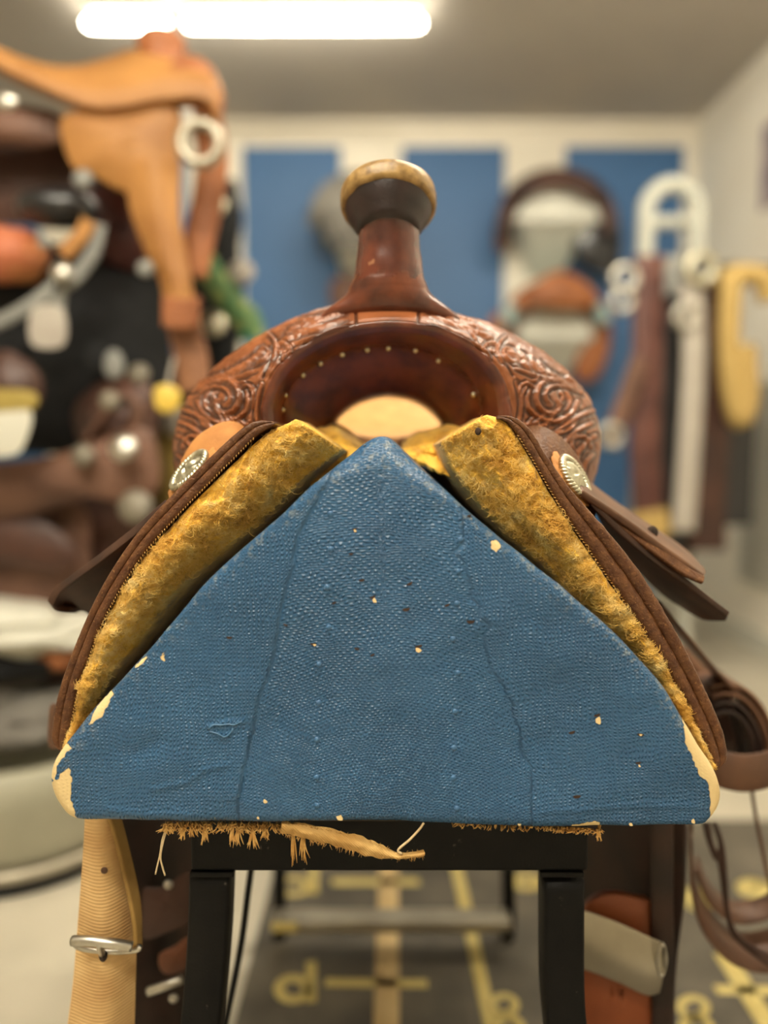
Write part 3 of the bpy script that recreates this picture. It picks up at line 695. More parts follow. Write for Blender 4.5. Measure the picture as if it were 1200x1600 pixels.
# tooling: drawn strokes in the leather, cut and raised
strokes = []
def spiral(cx, cy, r0, r1, a0, turns, squash=1.0, rot=0):
    t = np.linspace(0, 1, 26); a = a0+turns*2*PI*t; r = r0+(r1-r0)*t
    x = r*np.cos(a); y = r*np.sin(a)*squash
    return [(cx+xx*math.cos(rot)-yy*math.sin(rot), cy+xx*math.sin(rot)+yy*math.cos(rot)) for xx, yy in zip(x, y)]
def S_(line, wd=3.0, up=1.0): strokes.append((np.array(line, float), wd, up))
def side_strokes():
    L = []
    # nested acanthus scrolls
    L.append(([(318, 596), (342, 590), (366, 600), (374, 622), (364, 642), (346, 646), (336, 634), (342, 622)], 3.4, 1))
    L.append(([(312, 612), (330, 604), (352, 608), (360, 622), (352, 634)], 2.6, .9))
    L.append(([(308, 628), (318, 648), (338, 660), (362, 658), (382, 644), (390, 622)], 3.2, 1))
    L.append(([(304, 640), (316, 662), (340, 675), (368, 672), (392, 658)], 2.6, .9))
    L.append(([(326, 612), (320, 626), (324, 642)], 2.6, .8)); L.append(([(338, 612), (334, 618), (336, 626)], 2.2, .8))
    L.append(([(284, 700), (292, 684), (308, 682), (316, 694), (310, 706), (300, 704)], 2.8, 1))
    L.append(([(392, 668), (380, 662), (376, 676), (386, 686), (398, 680)], 2.4, 1)); L.append(([(372, 610), (384, 602), (394, 606), (396, 618)], 2.4, 1))
    L.append(([(350, 650), (364, 664), (384, 668)], 2.2, .8)); L.append(([(362, 590), (372, 598), (384, 596)], 2.2, .8))
    L.append(([(280, 660), (300, 668), (322, 690), (335, 715), (338, 745)], 3, 1)); L.append(([(278, 682), (292, 690), (308, 712), (318, 745)], 3, 1))
    L.append(([(276, 712), (288, 722), (298, 750)], 2.6, 1)); L.append(([(283, 640), (310, 650), (335, 672), (355, 700)], 3, 1))
    L.append(([(300, 612), (322, 600), (350, 594), (378, 588), (402, 576)], 2.6, 1))
    # serrated leaf band
    for k in range(12):
        t_ = k/11; x = 308+t_*98; y = 606-t_*52+8*math.sin(t_*3); L.append(([(x, y), (x+5, y-7), (x+13, y-15)], 3.2, .9))
    L.append(([(300, 616), (340, 600), (372, 584), (408, 570), (430, 545)], 2.2, -1.1))
    L.append(([(408, 600), (402, 625), (400, 650), (405, 680)], 2.4, 1)); L.append(([(388, 602), (396, 620), (394, 640)], 2.2, 1))
    L.append((spiral(438, 545, 3, 15, .3, 1.1, .8), 2.6, 1)); L.append((spiral(408, 552, 3, 17, 2.6, 1.0, .7, -.6), 2.4, 1))
    L.append(([(425, 560), (432, 545), (428, 530), (418, 522)], 2.4, 1)); L.append(([(440, 562), (446, 548), (460, 536)], 2.2, 1))
    L.append(([(440, 532), (470, 520), (505, 512), (540, 498)], 2.6, 1)); L.append(([(448, 520), (480, 512), (512, 496), (545, 487)], 2.4, 1))
    L.append(([(455, 538), (490, 528), (520, 517), (548, 505)], 2.2, 1)); L.append(([(470, 500), (500, 495), (530, 480)], 2.2, 1))
    L.append(([(462, 528), (476, 508), (498, 500)], 2.2, 1)); L.append(([(552, 472), (556, 490), (556, 504)], 2.2, -1.2))
    for k in range(9):
        t_ = k/8; x = 452+t_*76; y = 514-t_*24; L.append(([(x, y), (x+9, y-3), (x+15, y-8)], 2.4, .7))
    for k in range(5):
        t_ = k/4; L.append(([(335+9*k, 640+3*k), (345+9*k, 652+3*k), (350+8*k, 668+2*k)], 2.2, .8))
    L.append(([(360, 690), (385, 678), (405, 690)], 2.4, 1)); L.append(([(345, 660), (368, 672), (392, 690), (398, 715)], 2.4, 1))
    L.append(([(410, 590), (424, 560), (452, 536)], 2.0, -1.0)); L.append(([(404, 600), (398, 650), (402, 700)], 1.8, -.8))
    return L
for l, w_, u_ in side_strokes():
    l = np.array(l, float); strokes.append((l, w_, u_))
    m_ = l.copy(); m_[:, 0] = 1210-m_[:, 0]; m_ += rng.normal(0, 2.5, 2)+2.5*np.sin(m_[:, ::-1]/23.); strokes.append((m_, w_, u_))
hf = np.zeros(pf.shape[:2]); carve = np.zeros_like(hf)
zone = (band >= 4.0) & (band <= 7.2)
for l, w_, u_ in strokes:
    l2 = cr(l, max(8, int(len(l)*2))) if len(l) > 2 else l
    lo = l2.min(0)-18; hi = l2.max(0)+18
    mk = (pf[..., 0] > lo[0]) & (pf[..., 0] < hi[0]) & (pf[..., 1] > lo[1]) & (pf[..., 1] < hi[1]) & zone[:, None] & (Gf[..., 1] < .745)
    if not mk.any(): continue
    pts = pf[mk]; d, sd, t = seg_dist(pts, l2)
    tp_ = np.sin(np.clip(t, .03, 1)*PI)**.35
    if u_ > 0:
        hf[mk] = np.maximum(hf[mk], .0022*u_*tp_*np.exp(-(d/w_)**2))
        carve[mk] = np.maximum(carve[mk], .0016*tp_*np.exp(-((d-w_*1.9)/(w_*.8))**2))
    else: carve[mk] = np.maximum(carve[mk], .0016*np.exp(-(d/w_)**2))
cover = np.clip(carve/.0008, 0, 1)
tool = hf-carve
# soft stamped background and small waviness
sc2 = np.abs(pf[..., 0]-607) > 62
for i in range(Gf.shape[0]):
    if not zone[i]: continue
    for j in range(NU):
        v = Gf[i, j]
        if sc2[i, j]: tool[i, j] += .0007*mnoise.noise((v[0]*160, v[1]*160, v[2]*160))+.0010*abs(mnoise.noise((v[0]*70, v[1]*70, v[2]*70+3)))
# normals
dv = np.gradient(Gf, axis=0); du = np.gradient(Gf, axis=1); Nn = np.cross(du, dv); Nn /= np.linalg.norm(Nn, axis=2)[..., None]+1e-12
mid = Nn[int(np.where(band >= 5)[0][0]), NU//4]
if mid[1] > 0: Nn = -Nn
# scalloped edge above the tacks: outer leather overlaps the inner lining
scal = np.zeros_like(tool)
for i in range(Gf.shape[0]):
    if 1.55 < band[i] < 2.6:
        wv_ = 2.12+.13*np.abs(np.sin(np.arange(NU)/NU*PI*34)); scal[i] = np.where(band[i] > wv_, .0012, 0)
    elif band[i] >= 2.6 and band[i] < 3.3: scal[i] = .0012*max(0, 1-(band[i]-2.6)/.7)
# crease groove just outside the lip
gro = -.0014*np.exp(-((band-4.12)/.05)**2)-.0008*np.exp(-((band-4.42)/.04)**2)*1.0
Gf = Gf+Nn*(tool+scal+gro[:, None])[..., None]
fork = grid('fork', Gf, M['leather'], sad, cu=True, caps=False)
fork['label'] = 'rounded fork with carved floral tooling'
fork.data.materials.append(M['leather_lip'])
ca_ = fork.data.attributes.new('cut', 'FLOAT', 'POINT'); ca_.data.foreach_set('value', np.clip(cover-hf/.0012, 0, 1).reshape(-1).astype(np.float32))
me = fork.data; nf_ = Gf.shape[0]
mi = np.zeros(len(me.polygons), int); W_ = NU-1
for i in range(nf_):
    if band[i] < 4.1: mi[i*W_:(i+1)*W_] = 1
me.polygons.foreach_set('material_index', mi)
# tacks
tack0 = lathe('tack', (0, 0, 0), (0, -1, .15), [(.0026, -.001), (.0026, .0002), (.0020, .0014), (.0010, .002), (.0001, .0022)], M['silver'], fork, 14)
fr = pf
def fork_at(x, y):
    m_ = (band > 1) & (band < 4.2); q = pf[m_].reshape(-1, 2); i = np.argmin(((q-[x, y])**2).sum(1)); return Gf[m_].reshape(-1, 3)[i]
for k, (x, y) in enumerate([(442, 640), (446, 617), (474, 587), (501, 568), (535, 554), (574, 547), (607, 544), (649, 548), (685, 563), (739, 617)]):
    s = fork_at(x, y)+np.array([0, -.001, 0])
    if k == 0: tack0.location = tuple(s)
    else: copy_of(tack0, s, fork)
# horn
zc = .69
def px_r(r, z=zc): return r*z/F_PX
nk = [(0, 512, 90, .10), (0, 499, 108, .20), (0, 487, 98, .33), (0, 475, 82, .46), (0, 463, 68, .60), (0, 450, 59, .70), (0, 430, 53, .78), (0, 400, 48.5, .8), (0, 370, 46, .8), (0, 352, 45.5, .8), (0, 335, 48, .8)]
Gn = []
for cx_, cy_, r_, dp_ in nk:
    c = P(608, cy_, zc); r2 = px_r(r_)
    Gn.append([c+np.array([r2*math.cos(t), r2*dp_*math.sin(t), 0]) for t in np.linspace(0, 2*PI, 56, endpoint=False)])
Gn = crp(np.array(Gn), 60)
for i in range(Gn.shape[0]):
    s = i/59
    for a in (.50, .54): Gn[i] += (Gn[i]-Gn[i].mean(0))*(.02*math.exp(-((s-a)/.02)**2))
    for j in range(56):
        v = Gn[i, j]; Gn[i, j] += (v-Gn[i].mean(0))*.03*mnoise.noise((v[0]*60, v[1]*60, v[2]*60))
horn = grid('horn', Gn, M['leather_dark'], sad, cv=True, caps=True)
horn.data.materials.append(M['leather_lip']); horn.data.polygons.foreach_set('material_index', [1 if (i//56) < 33+2*math.sin(i) else 0 for i in range(len(horn.data.polygons))])
ax = np.array([0.0, math.sin(math.radians(24)), math.cos(math.radians(24))]); cb = P(607, 350, zc)-np.array([0, 0, .006])
prof = [(.020, -.006), (.027, 0), (.0315, .008), (.0365, .018), (.0395, .027), (.0402, .030)]
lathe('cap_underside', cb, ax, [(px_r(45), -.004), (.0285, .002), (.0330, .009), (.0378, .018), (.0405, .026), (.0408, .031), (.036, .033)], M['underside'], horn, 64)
def capn(G):
    for i in range(G.shape[0]):
        for j in range(G.shape[1]): v = G[i, j]; G[i, j] += .0007*mnoise.noise((v[0]*90, v[1]*90, v[2]*90))
    return G
lathe('cap_rim', cb, ax, [(.0385, .0215), (.0415, .0225), (.0432, .026), (.0436, .034), (.0425, .0395), (.038, .0435), (.026, .047), (.010, .049), (.0005, .0492)], M['rawhide'], horn, 64, fn=capn)
# seat seen through the gullet, with cantle behind
seat_rows = []
for z, w_, h_, dr in ((.79, .10, .806, .02), (.84, .115, .808, .02), (.90, .13, .815, .02), (.96, .15, .832, .03), (1.02, .17, .868, .05), (1.07, .185, .915, .07), (1.10, .19, .965, .09)):
    seat_rows.append([np.array([w_*f, z, h_-dr*abs(f)**3-.07*max(0, abs(f)-.8)*5*(1-.6*(z-.79)/.3)]) for f in np.linspace(-1, 1, 15)])
sheet('seat', seat_rows, .007, M['paleleather'], sad, 50, 30)['label'] = 'pale tan suede seat seen through the arch'
ct = [[np.array([x*(1-.03*k), 1.102+.013*k, .80+.175*math.sqrt(max(0, 1-(x/.20)**2))*(1-.05*(k-1)**2)-(.05 if k == 3 else 0)]) for x in np.linspace(-.197, .197, 21)] for k in range(4)]
sheet('cantle', ct, .010, M['leather'], sad, 50, 8)
rows = [PP([(500, 660), (530, 672), (565, 683), (602, 687), (645, 683), (678, 672), (712, 660)], .79), PP([(490, 690), (530, 696), (565, 700), (602, 702), (645, 700), (678, 696), (720, 690)], .775), PP([(480, 720), (530, 720), (565, 720), (602, 720), (645, 720), (678, 720), (730, 720)], .77)]
sheet('underseat_shade', rows, .005, M['tanleather'], sad, 40, 10)  # tan-brown strip that stands for the shadow band below the seat edge

# skirts: two stitched layers each side, running back
ZS = .592
SL_o = [(428, 659), (405, 657), (380, 668), (335, 708), (270, 772), (205, 845), (152, 930), (112, 1020), (90, 1085), (81, 1140), (82, 1160), (92, 1171)]
SL_i = [(432, 662), (422, 668), (400, 682), (360, 722), (285, 798), (222, 870), (172, 950), (142, 1020), (120, 1090), (108, 1148), (105, 1165), (101, 1172)]
SR_o = [(776, 650), (800, 651), (826, 668), (852, 708), (893, 766), (950, 830), (1002, 895), (1050, 975), (1095, 1062), (1126, 1130), (1136, 1170), (1134, 1190), (1120, 1201)]
SR_i = [(775, 655), (787, 657), (803, 672), (830, 715), (868, 780), (922, 862), (975, 940), (1020, 1010), (1062, 1082), (1092, 1145), (1110, 1182), (1114, 1196), (1114, 1201)]
def layer(name, o_, i_, f0, f1, z0, z1, m, parent, n=150, bumps=.0005, seed=0):
    o2 = cr(PP(o_, ZS), n); i2 = cr(PP(i_, ZS), n)
    a = o2+(i2-o2)*f0; b = o2+(i2-o2)*f1; G = []
    for k in range(n):
        p, q = a[k], b[k]; c = (p+q)/2; r = (q-p)/2; row = []
        hh = np.linalg.norm(r)
        for th in np.linspace(PI/2, -PI/2, 11):
            row.append(c+r*math.sin(-th)*-1*-1+np.array([0, z0-ZS+hh*.8*(1-math.cos(th)), 0]))
        row += [q+np.array([0, z0-ZS+d, 0]) for d in (.02, .05, .12, .25, z1-z0)]
        row += [p+np.array([0, z0-ZS+d, 0]) for d in (z1-z0, .25, .12, .05, .02)]
        for j in range(len(row)):
            v = row[j]; row[j] = v+np.array([.6, -.8, .6])*bumps*mnoise.noise((v[0]*260+seed, v[1]*60, v[2]*260))+np.array([0, -.0016*mnoise.noise((v[0]*22+seed, 3, v[2]*22)), 0])
        G.append(row)
    return grid(name, np.array(G), m, parent, cv=True, caps=True)
skirts = []
for o_, i_, lab in ((SL_o, SL_i, 'left'), (SR_o, SR_i, 'right')):
    s1 = layer('skirt', o_, i_, .0, .50, ZS-.002, 1.14, M['edge'], sad, seed=1)
    s2 = layer('skirt_lining', o_, i_, .46, 1.0, ZS-.004, 1.14, M['edge'], s1, seed=5)
    skirts.append(s1)
# stitches along the inner edge
def stitches(i_, s1):
    p = cr(PP(i_, ZS-.006), 120); parts = []
    for k in range(8, 118):
        c = p[k]; tdir = p[k+1]-p[k-1] if k < 119 else p[k]-p[k-1]; tdir = tdir/np.linalg.norm(tdir); nrm = np.array([-tdir[2], 0, tdir[0]])
        e = .0007; a = c-nrm*e*.8-tdir*.0006; b = c+nrm*e+tdir*.0006
        parts.append((tube_data(np.array([a, (a+b)/2-[0, .0005, 0], b]), .00024, 5), False, True, True))
    return setp(merged('stitching', parts, M['jutefibre'], s1), kind='stuff')
stitches(SL_i, skirts[0]); stitches(SR_i, skirts[1])
# fleece
def fleece(Co, Ci, seed, flip, depth_top):
    n = 300
    o2 = cr(PP(Co, ZS), n); i2 = cr(PP(Ci, ZS), n); G = []; 
    S2 = np.linspace(0, 1, 70)
    for k in range(n):
        t_ = k/(n-1); p, q = o2[k], i2[k]; wd = np.linalg.norm(q-p); row = []
        row.append(p+np.array([0, 1.10-ZS, 0])); row.append(p+np.array([0, .15, 0])); row.append(p+np.array([0, .03, 0]))
        for s in S2:
            y = .004+.020*s**1.6*min(1, wd/.03)-.007*math.sin(PI*min(1, s*1.3))
            v = p*(1-s)+q*s+np.array([0, y, 0])
            e = math.sin(PI*min(1, max(0, s)))**.4 if 0 < s < 1 else 0
            nv = (v[0]*1.0+seed, v[1], v[2])
            big = mnoise.fractal((v[0]*42+seed, v[1]*30, v[2]*42), 1.0, 2.1, 3)
            sm = mnoise.fractal((v[0]*170+seed, v[1]*90, v[2]*170+4), .9, 2.1, 3)
            fw = mnoise.noise((v[0]*18+seed, 5, v[2]*18))*.03
            ca3 = 1 if flip > 0 else -1; ua = v[0]*.70+v[2]*.71*ca3+fw; va = v[0]*-.71*ca3+v[2]*.70+fw
            rg = 1-abs(mnoise.noise((ua*34+seed, 0, va*110)))*2.2; rg2 = 1-abs(mnoise.noise((ua*90+seed+3*fw, 2, va*260)))*2.2
            v = v+np.array([0, -1, 0])*(.0050*big+.0018*sm+.0028*rg+.0014*rg2)*(.2+.8*e)
            v = v+np.array([.0012*sm, 0, .0012*big])*(.3+.7*e)
            row.append(v)
        for d_, w_ in ((.02, .3), (.05, .6), (.12, .8), (.25, .9), (.50, 1.0)):
            push = (q-p)/(wd+1e-9)*.018*w_*math.sin(PI*min(1, .1+.8*t_))
            row.append(q+push+np.array([0, .02+d_, 0])); 
        G.append(row)
    G = np.array(G)
    ob = grid('fleece_lining', G, M['fleece'], sad, cv=True, caps=True)
    ob['label'] = 'matted yellow sheepskin lining'
    # loose fibres
    cu = bpy.data.curves.new('fleece_fibre', 'CURVE'); cu.dimensions = '3D'; cu.bevel_depth = .00024; cu.bevel_resolution = 0; cu.resolution_u = 2
    rr = random.Random(seed)
    along = np.gradient(G, axis=0); 
    def fib(k, j, L, curl, lift, wt, m_=8, bias=0.0):
        p = G[k, j].copy(); tdir = along[k, j]/np.linalg.norm(along[k, j]); cross = (i2[k]-o2[k]); cross /= np.linalg.norm(cross)+1e-9
        up = np.array([0, -1., 0])
        ang = mnoise.noise((p[0]*26+seed, 0, p[2]*26))*3.0+rr.uniform(-.9, .9)+bias
        pts = [p-up*.0005]; h_ = lift
        for q_ in range(m_):
            d_ = tdir*math.cos(ang)+cross*math.sin(ang)+up*h_
            pts.append(pts[-1]+d_/np.linalg.norm(d_)*L/m_); ang += curl+rr.uniform(-.5, .5); h_ -= lift*.34+rr.uniform(-.1, .1)
        s = cu.splines.new('POLY'); s.points.add(m_)
        for a, b in enumerate(pts):
            s.points[a].co = (*b, 1); s.points[a].radius = (1-.6*a/m_)*wt
    for _ in range(15000):
        k_ = int(rr.random()*(n-1)); en = min(1, .4+min(k_, n-k_)/60, .5+(n-k_)/200)
        fib(k_, 8+int(rr.random()**.9*64), rr.uniform(.003, .010)*en, rr.choice((-1, 1))*rr.uniform(.1, .7), rr.uniform(.1, .7)*(.4+.6*en), rr.uniform(.5, 1.0))
    for _ in range(1600):
        fib(int(rr.random()*26), 8+int(rr.random()*64), rr.uniform(.003, .007), rr.choice((-1, 1))*rr.uniform(.1, .7), rr.uniform(.1, .6), rr.uniform(.6, 1.1))
    for _ in range(500):
        fib(int(20+rr.random()*(n*.62)), 14+int(rr.random()*55), rr.uniform(.012, .026), rr.choice((-1, 1))*rr.uniform(.15, .55), rr.uniform(.5, 1.0), rr.uniform(.6, 1.0), 12)
    for _ in range(420):
        k0 = int(10+rr.random()*(n*.85)); j0 = 12+int(rr.random()*52)
        cl = rr.choice((-1, 1))*rr.uniform(.2, .6); LL = rr.uniform(.006, .013)*(1 if k0 < n*.6 else .7); lf = rr.uniform(.3, .8); bi = rr.uniform(-1.5, 1.5)
        for q_ in range(12):
            fib(min(n-1, k0+rr.randint(0, 3)), min(72, j0+rr.randint(0, 3)), LL*rr.uniform(.8, 1.1), cl, lf, rr.uniform(.7, 1.3), 8, bi)
    o = bpy.data.objects.new('fleece_fibre', cu); COL.objects.link(o); cu.materials.append(M['fibre']); adopt(o, ob); o['kind'] = 'stuff'
    return ob
FLo = [(462, 655), (444, 664), (424, 672), (402, 688), (362, 726), (286, 801), (223, 874), (173, 953), (143, 1022), (121, 1092), (109, 1148), (106, 1166)]
FLi = [(530, 702), (512, 716), (490, 733), (462, 756), (425, 790), (372, 838), (312, 884), (258, 934), (214, 988), (168, 1052), (130, 1118), (108, 1168)]
FRo = [(762, 648), (785, 656), (802, 672), (829, 716), (867, 782), (921, 864), (974, 942), (1019, 1012), (1061, 1084), (1091, 1147), (1108, 1184), (1113, 1198)]
FRi = [(694, 690), (706, 718), (722, 744), (752, 780), (800, 832), (862, 890), (915, 938), (962, 980), (1008, 1030), (1050, 1080), (1085, 1140), (1110, 1196)]
fL = fleece(FLo, FLi, 3, 1, 0); fR = fleece(FRo, FRi, 9, -1, 0)
for sx, pts1, pts2 in ((-1, [(450, 690), (490, 672), (525, 668), (560, 690), (575, 700)], [(440, 760), (480, 760), (520, 740), (560, 730), (580, 720)]), (1, [(760, 680), (728, 668), (700, 668), (655, 680), (630, 695)], [(780, 760), (740, 750), (700, 740), (660, 730), (630, 720)])):
    def fz(G):
        for i in range(G.shape[0]):
            for j in range(G.shape[1]): v = G[i, j]; G[i, j] += np.array([0, .012, .005])*mnoise.fractal((v[0]*55, v[1]*40, v[2]*55), 1., 2.1, 3)
        return G
    sheet('bar_fleece', [PP(pts1, .80), PP(pts1, .70)+np.array([0, 0, -.004]), PP(pts2, .66)], .004, M['fleece'], sad, 60, 40, disp=fz)
# felt plug with a dark hole at the right fleece tip
blob('lace_hole', P(747, 674, ZS-.006), (.0024, .0016, .0030), M['hole'], fR)

# ear-shaped jockey tops, conchos
def concho(cpx, cz, nrm, R, lab):
    c = P(*cpx, cz); nrm = np.array(nrm, float); nrm /= np.linalg.norm(nrm)
    n = 96
    def sc(G):
        ctr_ = c
        for i in range(G.shape[0]):
            for j in range(G.shape[1]):
                a = 2*PI*j/G.shape[1]; G[i, j] = ctr_+(G[i, j]-ctr_)*(1+.055*abs(math.sin(a*7)))
        return G
    root = lathe('concho', c, nrm, [(R*.80, 0), (R*.80, .002), (R*.74, .0034), (R*.60, .0045), (R*.4, .0060), (R*.2, .0068), (.0003, .0070)], M['silver'], sad, 48,
                 fn=lambda G: np.array([[G[i, j]+nrm*.0016*math.sin(5*2*PI*j/48+i*1.3) if 2 < i < 6 else G[i, j] for j in range(48)] for i in range(7)]))
    root['label'] = 'silver concho with rope edge'
    lathe('rosette', c-nrm*.002, nrm, [(R*.5, 0), (R*1.30, 0), (R*1.32, .001), (R*1.28, .0022), (R*.4, .0024)], M['tanleather'], root, 96, fn=sc)
    u = np.cross(nrm, [0, 0, 1.]); u /= np.linalg.norm(u); v = np.cross(nrm, u)
    # twisted rope border
    a = np.linspace(0, 2*PI, 240, endpoint=False); parts = []
    for ph in (0, PI):
        pth = np.array([c+nrm*.0028+(R*.92+.0016*math.cos(18*t+ph))*(math.cos(t)*u+math.sin(t)*v)+nrm*.0016*math.sin(18*t+ph) for t in a])
        parts.append((tube_data(pth, .0019, 6), True, True, False))
    merged('rope_border', parts, M['silver'], root)
    return root
concho((299, 738), .630, (-.60, -.42, .62), .0205, 'l')
concho((894, 747), .632, (.74, -.50, .52), .0195, 'r')
# rounded jockey ears behind the conchos
def earL():
    rows = [PP([(278, 790), (282, 735), (305, 690), (335, 668), (360, 661), (378, 668), (388, 684)], .655), PP([(276, 812), (290, 760), (318, 712), (345, 690), (365, 684), (380, 690), (392, 700)], .640), PP([(272, 840), (300, 790), (335, 742), (365, 712), (385, 705), (400, 705), (415, 710)], .632)]
    sheet('seat_jockey', rows, .0045, M['tanleather'], sad, 50, 16)['label'] = 'tan rough-out ear above the left skirt'
earL()
rows = [PP([(818, 668), (845, 668), (872, 682), (895, 706), (912, 736), (925, 768), (945, 790)], .655), PP([(815, 690), (845, 690), (868, 705), (886, 728), (902, 755), (918, 780), (930, 800)], .640), PP([(820, 715), (845, 716), (862, 735), (880, 760), (895, 782), (912, 804), (925, 825)], .625)]
sheet('seat_jockey', rows, .0045, M['edge'], sad, 50, 16)['label'] = 'brown ear above the right skirt'
# front jockeys
rows = [PP([(262, 785), (212, 828), (158, 870), (116, 901), (90, 922), (78, 943)], [.625, .63, .635, .64, .645, .65]), PP([(275, 800), (228, 850), (176, 896), (132, 930), (104, 943), (88, 950)], [.66, .67, .68, .69, .69, .665]), PP([(290, 840), (245, 890), (195, 935), (160, 965), (136, 956), (108, 953)], [.70, .72, .74, .75, .73, .68])]
M['jockey'] = mat('dark jockey leather', (46, 27, 18), (74, 46, 30), .6, scale=30, bump=.3, bscale=400)
sheet('front_jockey', rows, .006, M['jockey'], sad, 60, 16)['label'] = 'dark jockey flap pointing down to the left'
rows = [PP([(925, 785), (965, 825), (1015, 868), (1060, 900), (1105, 935), (1138, 960)], [.62, .625, .63, .635, .64, .65]), PP([(935, 800), (980, 850), (1030, 895), (1075, 930), (1112, 955), (1137, 963)], [.65, .66, .67, .68, .68, .665]), PP([(950, 830), (995, 885), (1035, 925), (1065, 945), (1100, 965), (1135, 966)], [.70, .72, .73, .73, .71, .68])]
sheet('front_jockey', rows, .0055, M['jockey'], sad, 60, 16)['label'] = 'long dark jockey flap pointing down to the right'
rows = [PP([(905, 770), (940, 792), (985, 822), (1030, 855), (1068, 882), (1097, 903)], [.615, .62, .625, .63, .633, .638]), PP([(900, 752), (935, 778), (985, 812), (1030, 842), (1070, 870), (1100, 898)], [.64, .65, .66, .67, .67, .66]), PP([(895, 735), (925, 762), (980, 802), (1030, 835), (1068, 862), (1098, 893)], [.68, .70, .71, .71, .70, .68])]
up = sheet('upper_jockey', rows, .0065, M['straplea'], sad, 60, 16); up['label'] = 'shorter paler jockey layer above the right flap'
blob('punched_hole', P(1019, 832, .652), (.005, .004, .006), M['hole'], up)
rows = [PP([(945, 805), (985, 838), (1030, 872), (1070, 900), (1098, 912)], .628), PP([(948, 795), (990, 826), (1035, 858), (1075, 888), (1100, 902)], .634)]
sheet('jockey_binding', rows, .004, M['edge'], up, 50, 6)

# fenders, stirrups, straps
ZFn = .74
rows = [PP([(186, 1180), (188, 1300), (196, 1400), (204, 1500), (206, 1640), (210, 1800)], [.70, .71, .72, .73, .74, .75]), PP([(255, 1180), (256, 1300), (258, 1400), (262, 1500), (265, 1640), (270, 1800)], .76), PP([(330, 1180), (328, 1300), (326, 1400), (322, 1500), (318, 1640), (310, 1800)], [.85, .85, .85, .84, .84, .84])]
fn = sheet('fender', rows, .005, M['fenderleather'], sad, 50, 14); fn['label'] = 'dark fender at the left of the stand'
flap('keeper_patch', [(215, 1392), (255, 1385), (300, 1362), (302, 1430), (262, 1455), (220, 1462)], .735, .004, M['saddledk'], fn, .004)
flap('keeper_patch', [(250, 1492), (275, 1478), (300, 1462), (302, 1500), (280, 1516), (256, 1518)], .735, .004, mat('rust leather', (84, 44, 22), (110, 62, 32), .6, scale=12), fn, .004)
for a, b_ in (((263, 1382), (262, 1384)), ((271, 1560), (273, 1561))):
    blob('rivet', P(*a, .724), (.0048, .003, .0048), M['nickel'], fn)
tube('buckle_pin', cr([P(232, 1549, .715), P(258, 1540, .712), P(284, 1530, .715)], 10), .0045, M['nickel'], fn, 10)
# tan cinch webbing, in front at the left
wb_rows = [PP([(134, 1240), (133, 1300), (128, 1380), (121, 1470), (115, 1540), (102, 1640), (90, 1760)], [.61, .61, .612, .615, .615, .615, .615]), PP([(155, 1240), (155, 1300), (160, 1380), (165, 1470), (163, 1540), (158, 1640), (150, 1760)], [.606, .606, .604, .604, .604, .604, .604]), PP([(176, 1240), (180, 1300), (198, 1380), (211, 1440), (212, 1500), (208, 1640), (200, 1760)], [.612, .612, .62, .625, .625, .625, .625])]
cw = sheet('cinch_strap', wb_rows, .004, M['web'], sad, 80, 16); cw['label'] = 'tan ribbed webbing cinch strap with roller buckle'
rows = [PP([(158, 1250), (176, 1300), (196, 1380), (208, 1440), (212, 1490)], .603), PP([(180, 1250), (194, 1300), (211, 1370), (219, 1420), (220, 1480)], .615)]
e_ = sheet('strap_fold', rows, .004, mat('olive folded webbing', (138, 106, 52), (164, 130, 70), .8, scale=30), cw, 50, 6)
bk = tube('buckle', cr([P(113, 1470, .594), P(140, 1470, .592), P(175, 1474, .592), P(206, 1479, .596)], 20), .0042, M['nickel'], cw, 12)
tube('buckle_side', cr([P(116, 1472, .596), P(120, 1478, .60), P(140, 1484, .602), P(180, 1487, .602), P(214, 1484, .60), P(218, 1479, .598)], 20), .0024, M['nickel'], bk, 8)
blob('tongue_hole', P(161, 1493, .599), (.0035, .0025, .0055), M['hole'], cw); tube('buckle_tongue', cr([P(156, 1474, .589), P(157, 1484, .594), P(160, 1490, .599)], 6), .0030, M['nickel'], bk, 8)
blob('eyelet', P(163, 1360, .603), (.003, .0012, .003), M['straplea'], cw)
# right fender with galvanised stirrup
rows = [PP([(900, 1180), (905, 1300), (908, 1400), (910, 1500), (912, 1640), (915, 1800)], .86), PP([(985, 1180), (990, 1300), (992, 1400), (990, 1500), (985, 1640), (975, 1800)], .76), PP([(1070, 1180), (1072, 1300), (1070, 1400), (1058, 1500), (1050, 1640), (1040, 1800)], [.70, .71, .72, .73, .74, .75])]
fr_ = sheet('fender', rows, .005, M['fenderleather'], sad, 50, 14); fr_['label'] = 'dark fender at the right of the stand'
strap('stirrup_leather', PP([(1033, 1180), (1034, 1300), (1034, 1420), (1036, 1500), (1035, 1640), (1030, 1800)], .705), .022, .004, M['fenderleather'], fr_, wdir=(1, 0, 0))
flap('stirrup_side', [(905, 1455), (930, 1400), (990, 1400), (1026, 1430), (1022, 1600), (1000, 1680), (905, 1690)], .715, .010, mat('orange brown stirrup leather', (122, 60, 28), (142, 74, 36), .5, scale=14), fr_, .006)['label'] = 'orange-brown stirrup side'
pl_rows = [PP([(896, 1418), (930, 1428), (975, 1445), (1015, 1464), (1034, 1472)], .69), PP([(896, 1462), (930, 1476), (975, 1500), (1012, 1518), (1036, 1520)], .684), PP([(896, 1508), (930, 1520), (970, 1536), (1010, 1554), (1030, 1550)], .69)]
stp = sheet('stirrup_binding', pl_rows, .003, M['tin'], fr_, 40, 12); stp['label'] = 'galvanised metal binding of the stirrup'
ring('buckle_ring', P(1034, 1500, .682), (1, 0, 0), (0, 0, 1), .004, .0018, M['nickel'], stp, Rv=.016)
